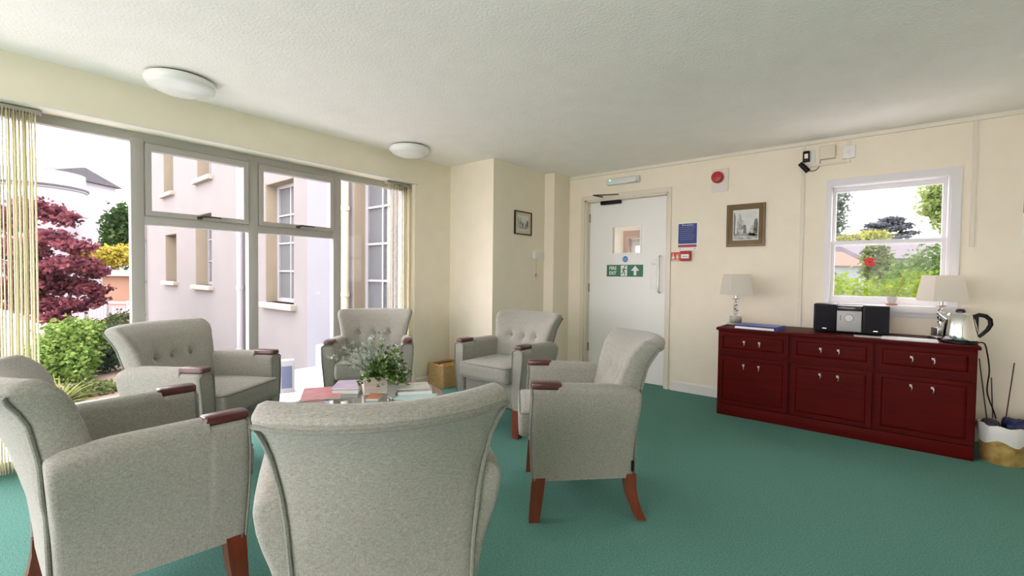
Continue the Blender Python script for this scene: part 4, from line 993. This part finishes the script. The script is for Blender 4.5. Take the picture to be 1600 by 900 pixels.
BARK = mat('bark', (.09, .065, .05), .9, bump=.5, bscale=20)
def tree(name, label, cat, base, trunk, blobs, n, size, m, group=None, tr=.06, shell=.5, flat=.5):
    o = empty(name, base, 0, label, cat, group)
    B = Vector(base); mb = MB()
    for t in trunk:
        pts = [Vector(p) - B for p in t]; mb.tube(pts, [tr * (1 - .6 * k / max(1, len(pts) - 1)) for k in range(len(pts))], 7)
    if trunk: mb.build('trunk', BARK, o, smooth=True)
    foliage(blobs, n, size, m, 'foliage', o, base, shell, flat)
    return o
def blob(u, v, d, ru, rv, rd=None):      # centre pixel, distance; radii given as pixel extents at that distance
    return (at_d(u, v, d), (ru * d / F_PX, (rd if rd else ru * d / F_PX), rv * d / F_PX))
MAPLE = leaf_mat('maple_leaf', (.075, .030, .045), (.32, .105, .125), 5.0, .4, k=.95)
c = at_d(95, 470, 8.6); base = (c.x, c.y, GZ)
tree('maple_tree', 'dark red Japanese maple in the garden outside the window', 'tree', base, [[base, (c.x, c.y + .05, .3), (c.x + .1, c.y + .2, 1.1)], [(c.x, c.y + .05, .2), (c.x - .1, c.y - .4, 1.2)]],
     [blob(u, v, 8.5 + .3 * math.sin(u), ru, rv) for u, v, ru, rv in ((20, 345, 30, 24), (50, 325, 26, 18), (88, 335, 20, 16), (112, 342, 14, 12), (30, 390, 40, 18), (80, 372, 30, 15), (118, 385, 26, 13), (60, 420, 42, 16), (118, 412, 34, 14), (146, 425, 22, 13), (30, 450, 40, 18), (95, 445, 38, 15), (140, 452, 28, 12), (152, 468, 16, 10), (60, 475, 40, 16), (110, 478, 30, 12), (80, 497, 26, 10))], 15000, .085, MAPLE, tr=.05, shell=.2)
GR1 = leaf_mat('shrub_leaf', (.10, .20, .04), (.36, .52, .14), 6, .35, k=.75); GR2 = leaf_mat('shrub_bluegreen', (.06, .11, .07), (.16, .22, .15), 6, .3); GR3 = leaf_mat('shrub_pale', (.11, .16, .05), (.25, .30, .12), 6, .3)
c = at_d(105, 590, 6.6)
tree('leafy_shrub', 'bright green leafy shrub below the red maple', 'shrub', (c.x, c.y, GZ), [[(c.x, c.y, GZ), (c.x, c.y, .1)]], [blob(110, 540, 6.8, 42, 42), blob(85, 565, 6.6, 36, 40), blob(130, 520, 7.0, 28, 24), blob(125, 570, 6.6, 24, 32)], 7000, .055, GR1, 'garden shrubs', tr=.03)
c = at_d(160, 585, 7.2)
tree('leafy_shrub', 'blue-green shrub between bright shrub and armchair', 'shrub', (c.x, c.y, GZ), [[(c.x, c.y, GZ), (c.x, c.y, .1)]], [blob(160, 555, 7.2, 28, 32), blob(180, 540, 7.4, 26, 36)], 4000, .05, GR2, 'garden shrubs', tr=.03)
c = at_d(185, 540, 9.5)
tree('leafy_shrub', 'pale green shrub below the garden fence', 'shrub', (c.x, c.y, GZ), [[(c.x, c.y, GZ), (c.x, c.y, .1)]], [blob(165, 520, 9.2, 32, 22), blob(195, 505, 9.5, 28, 20)], 3500, .05, GR3, 'garden shrubs', tr=.03)
# strap-leaved plant
c = at_d(92, 622, 5.4); cz = max(c.z, GZ) if False else GZ
o = empty('strap_leaved_plant', (c.x, c.y, GZ), 0, 'spiky yellow-green strap-leaved plant low beside the blind', 'plant')
mb = MB()
for k in range(46):
    a = random.uniform(0, 2*math.pi); L = random.uniform(.28, .46); r0 = Vector((math.cos(a), math.sin(a), 0)); s = Vector((-math.sin(a), math.cos(a), 0)) * .014; el = random.uniform(.5, 1.4)
    pts = [r0 * (L * math.cos(el) * t + .12 * t * t) + Vector((0, 0, L * math.sin(el) * t - .22 * t * t * math.cos(el))) for t in (0, .3, .6, 1)]
    mb.add([p + s * w for p, w in zip(pts, (1, 1.1, .8, .05))] + [p - s * w for p, w in zip(pts, (1, 1.1, .8, .05))], [(0, 1, 5, 4), (1, 2, 6, 5), (2, 3, 7, 6)])
tag(mb.build('strap_leaves', leaf_mat('strap_leaf', (.26, .34, .10), (.48, .52, .20), 8, .3), o, fix=False), 'long pointed leaves', kind='stuff')
c = at_d(140, 618, 6.0)
tree('ground_cover', 'low pale ground cover beside the strap-leaved plant', 'plant', (c.x, c.y, GZ), [], [((c.x, c.y, GZ + .05), (.35, .45, .09)), ((c.x + .2, c.y - .3, GZ + .05), (.3, .3, .08))], 1500, .05, GR3)

# ---- far things beyond the garden
def house(name, label, u0, u1, v_eave, v_base, d, depth, wallm, roofm, v_ridge=None, windows=(), group=None, overhang=.3):
    A, B = at_d(u0, v_eave, d), at_d(u1, v_eave, d); w = (B - A).length
    base_z = RZ if u0 > 800 else GZ
    ang = math.atan2(B.y - A.y, B.x - A.x); hz = A.z - base_z
    o = empty(name, (A.x, A.y, base_z), ang, label, 'building', group)
    holes = [(w * a, w * b, hz * c_, hz * e_) for a, b, c_, e_ in windows]
    holed(lambda u, v, dd: (u, dd, v), 0, w, 0, hz, holes, .3).build('front_wall', wallm, o)
    MB().box((0, .3, 0), (w, depth, hz)).build('building_mass', wallm, o)
    for h_ in holes:
        wf = holed(lambda u, v, dd: (u, .1 + dd, v), h_[0], h_[1], h_[2], h_[3], [(h_[0] + .06, h_[1] - .06, h_[2] + .06, h_[3] - .06)], .06).build('window', EXTW, o)
        box('pane', (h_[0] + .05, .13, h_[2] + .05), (h_[1] - .05, .14, h_[3] - .05), DARKGLASS, wf)
    if v_ridge is not None:
        rz = at_d((u0 + u1) / 2, v_ridge, d).z - base_z
        MB().prism([(-overhang, hz - .05), (depth / 2, rz), (depth + overhang, hz - .05)], lambda y, z, dd: (-overhang + dd, y, z), w + 2 * overhang).build('roof', roofm, o)
    else:
        box('flat_roof', (-overhang, -overhang, hz), (w + overhang, depth + overhang, hz + .25), roofm, o)
    return o
VIL = mat('villa_stucco', (0.216, 0.224, 0.246), .9, var=.05, scale=.6)
ho = house('far_villa', 'white stucco villa with slate roof and bowed end behind the maple', -170, 62, 264, 482, 26, 5, VIL, SLATE, 244, [(.20, .28, .55, .82), (.45, .53, .55, .82), (.80, .92, .62, .92)])
# bowed bay with parapet
bc = at_d(62, 345, 26.5); bw = MB().lathe([(2.0, 0), (2.0, 6.3), (2.1, 6.35), (2.1, 6.5), (2.0, 6.55), (2.0, 7.35), (.05, 7.4)], 30)
bw.v = [(x + bc.x, y + bc.y, z + GZ) for x, y, z in bw.v]
inv = Matrix.Translation(ho.location) @ Matrix.Rotation(ho.rotation_euler.z, 4, 'Z'); inv.invert()
bw.v = [tuple(inv @ Vector(p)) for p in bw.v]; bw.build('bowed_bay', VIL, ho, smooth=True)
cap = MB().lathe([(2.06, 0), (2.16, .02), (2.16, .12), (2.06, .14)], 30); cap.v = [tuple(inv @ Vector((x + bc.x, y + bc.y, z + GZ + 6.4))) for x, y, z in cap.v]; cap.build('bay_cornice', SLATE, ho)
cc = at_d(48, 262, 27)
ch_ = MB(); ch_.box((-.55, -.4, -2.0), (.55, .4, .5)); ch_.v = [tuple(inv @ (Vector(p) + cc)) for p in ch_.v]; st_ = ch_.build('chimney_stack', VIL, ho)
for k in range(4):
    pt = MB().lathe([(.13, 0), (.11, .55), (.13, .6)], 10, (-.4 + .27 * k, 0, .5)); pt.v = [tuple(inv @ (Vector(p) + cc)) for p in pt.v]; pt.build('chimney_pot', mat('pot_clay', (.45, .22, .16), .8), st_)
house('garage', 'flat-roofed terracotta garage beyond the garden', 160, 235, 431, 483, 19, 5, mat('garage_render', (0.195, 0.112, 0.075), .9, var=.05, scale=.8), mat('flat_felt', (0.212, 0.218, 0.250), .8), None)
house('far_house', 'small pale house with slate roof behind the yellow shrub', 138, 186, 372, 470, 37, 5, mat('house_blue_white', (0.218, 0.235, 0.263), .9), SLATE, 350, [(.45, .75, .62, .9)])
# fence
A, B = at_d(96, 484, 15), at_d(236, 470, 15)
fe_ = empty('garden_fence', (A.x, A.y, GZ), math.atan2(B.y - A.y, B.x - A.x), 'pale timber rail fence between garden and garage', 'fence')
fl_ = math.hypot(B.x - A.x, B.y - A.y); FEN = mat('fence_grey', (0.274, 0.250, 0.274), .9, var=.1, scale=3)
for k in range(5): box('post', (fl_ * k / 4 - .04, -.04, 0), (fl_ * k / 4 + .04, .04, .66), FEN, fe_)
for k in range(24):
    box('board', (fl_ * k / 24 + .006, .04, .02), (fl_ * (k + 1) / 24 - .006, .06, .50), FEN, fe_)
box('rail', (0, -.03, .56), (fl_, .05, .63), FEN, fe_)
GRD = leaf_mat('conifer_leaf', (.035, .075, .03), (.10, .17, .06), 1.5, .25); YELF = leaf_mat('yellow_leaf', (.36, .30, .04), (.60, .50, .10), 2, .35)
c = at_d(182, 420, 27)
tree('far_tree', 'dark green tree beside the window post behind the garage', 'tree', (c.x, c.y, GZ), [[(c.x, c.y, GZ), (c.x, c.y, 3.5)]], [blob(185, 370, 27, 22, 45), blob(195, 345, 27, 14, 30), blob(172, 395, 26.5, 18, 22), blob(210, 370, 27, 18, 55)], 6000, .22, GRD, tr=.2)
c = at_d(180, 420, 22)
tree('far_shrub', 'golden yellow shrub over the garage roof', 'shrub', (c.x, c.y, GZ), [[(c.x, c.y, GZ), (c.x, c.y, 1.2)]], [blob(178, 400, 22, 24, 16), blob(195, 398, 22.5, 16, 16), blob(130, 395, 23, 16, 12)], 2600, .15, YELF, tr=.1)

# ---- seen through the sash window
LIME = leaf_mat('lime_hedge_leaf', (.13, .24, .010), (.29, .40, .025), 7, .4); HG2 = leaf_mat('green_hedge_leaf', (.06, .14, .03), (.16, .26, .07), 5, .35)
c = at_y(1385, 440, 8.2)
tree('lime_hedge', 'bright lime green hedge right outside the sash window', 'hedge', (.0, 8.3, RZ), [[(x, 8.3, RZ), (x, 8.3, .2)] for x in (-.9, 0, .9)],
     [((-1.0 + .34 * k, 8.3 + .15 * math.sin(k * 2.3), .66 + .09 * math.sin(k * 1.7)), (.42, .5, .60)) for k in range(9)] + [((x, 8.4, -.9), (1.0, .5, .9)) for x in (-.8, .6)], 24000, .055, LIME, tr=.04, shell=.75)
tree('green_hedge', 'mid green bushy hedge rising behind the lime hedge', 'hedge', (1.0, 9.6, RZ), [[(1.0, 9.6, RZ), (1.0, 9.6, .6)]],
     [(at_y(1425, 458, 9.6), (.5, .5, .55)), (at_y(1452, 444, 9.7), (.5, .5, .56)), (at_y(1485, 432, 9.8), (.55, .5, .62)), ((1.1, 9.6, -.9), (1.2, .6, 1.1))], 11000, .06, HG2, tr=.05, shell=.7)
c = at_y(1372, 400, 13)
tree('feathery_shrub', 'yellow-green feathery shrub before the slate roof', 'shrub', (c.x, 13, RZ), [[(c.x, 13, RZ), (c.x, 13, 1.2)]], [(at_y(1368, 402, 13), (.26, .3, .36)), (at_y(1376, 424, 13), (.34, .3, .3))], 2500, .09, GR3, tr=.05)
house('far_house', 'house with orange tiled roof beyond the lime hedge', 1270, 1352, 413, 470, 18, 3, mat('pale_blue_wall', (0.122, 0.136, 0.146), .9), mat('orange_tiles', (0.094, 0.038, 0.020), .85, var=.15, scale=3), 390, overhang=.15)
house('far_house', 'long slate-roofed house behind the green hedge', 1352, 1540, 402, 470, 24, 4, mat('grey_wall', (0.131, 0.125, 0.131), .9), mat('slate_purple', (0.045, 0.039, 0.048), .85, var=.25, scale=2), 376)
CED = leaf_mat('cedar_leaf', (.10, .11, .14), (.19, .20, .23), 1, .2)
c = at_d(1390, 380, 44)
tree('cedar_tree', 'dark cedar tree with flat layered crown on the skyline', 'tree', (c.x, c.y, RZ), [[(c.x, c.y, RZ), (c.x, c.y, at_d(1390, 345, 44).z)]],
     [(at_d(u, v, 44), (ru * 44 / F_PX, 1.2, rv * 44 / F_PX)) for u, v, ru, rv in ((1392, 344, 16, 5), (1370, 352, 16, 4), (1408, 352, 15, 4), (1388, 358, 26, 4), (1420, 364, 14, 3), (1360, 361, 12, 3), (1395, 370, 22, 4))], 5000, .28, CED, tr=.25, flat=.15)
c = at_d(1365, 378, 36)
tree('far_tree', 'yellow-green rounded tree in front of the cedar', 'tree', (c.x, c.y, RZ), [[(c.x, c.y, RZ), (c.x, c.y, 2.4)]], [blob(1365, 370, 36, 22, 10), blob(1340, 374, 36, 18, 9), blob(1315, 374, 36, 16, 9)], 3000, .2, YELF if False else leaf_mat('olive_leaf', (.26, .30, .07), (.46, .46, .14), 2, .3), tr=.15)
SIL = leaf_mat('silver_tree_leaf', (.14, .18, .16), (.34, .42, .36), 6, .3)
c = at_d(1300, 400, 8.5)
tree('slender_tree', 'slender silvery tree at the side of the sash window view', 'tree', (c.x - .1, c.y, RZ), [[(c.x - .1, c.y, RZ), (c.x - .1, c.y, 2.8)]], [blob(1312, 320, 8.5, 16, 26), blob(1306, 350, 8.5, 18, 24), blob(1320, 300, 8.5, 10, 12), blob(1290, 330, 8.5, 18, 50)], 2600, .06, SIL, tr=.04, shell=.1)
c = at_d(1480, 400, 7.5)
tree('broadleaf_tree', 'light green broadleaf tree overhanging the hedge', 'tree', (c.x + .9, c.y + .2, RZ), [[(c.x + .9, c.y + .2, RZ), (c.x + .9, c.y + .2, 1.2), (c.x + .3, c.y + .1, 2.4)]], [blob(1462, 312, 7.5, 24, 30), blob(1480, 300, 7.5, 30, 40), blob(1474, 345, 7.4, 16, 22), blob(1455, 330, 7.5, 14, 20), blob(1500, 330, 7.6, 30, 50)], 4200, .075, leaf_mat('broad_leaf', (.20, .30, .09), (.42, .52, .18), 6, .4), tr=.06, shell=.2)
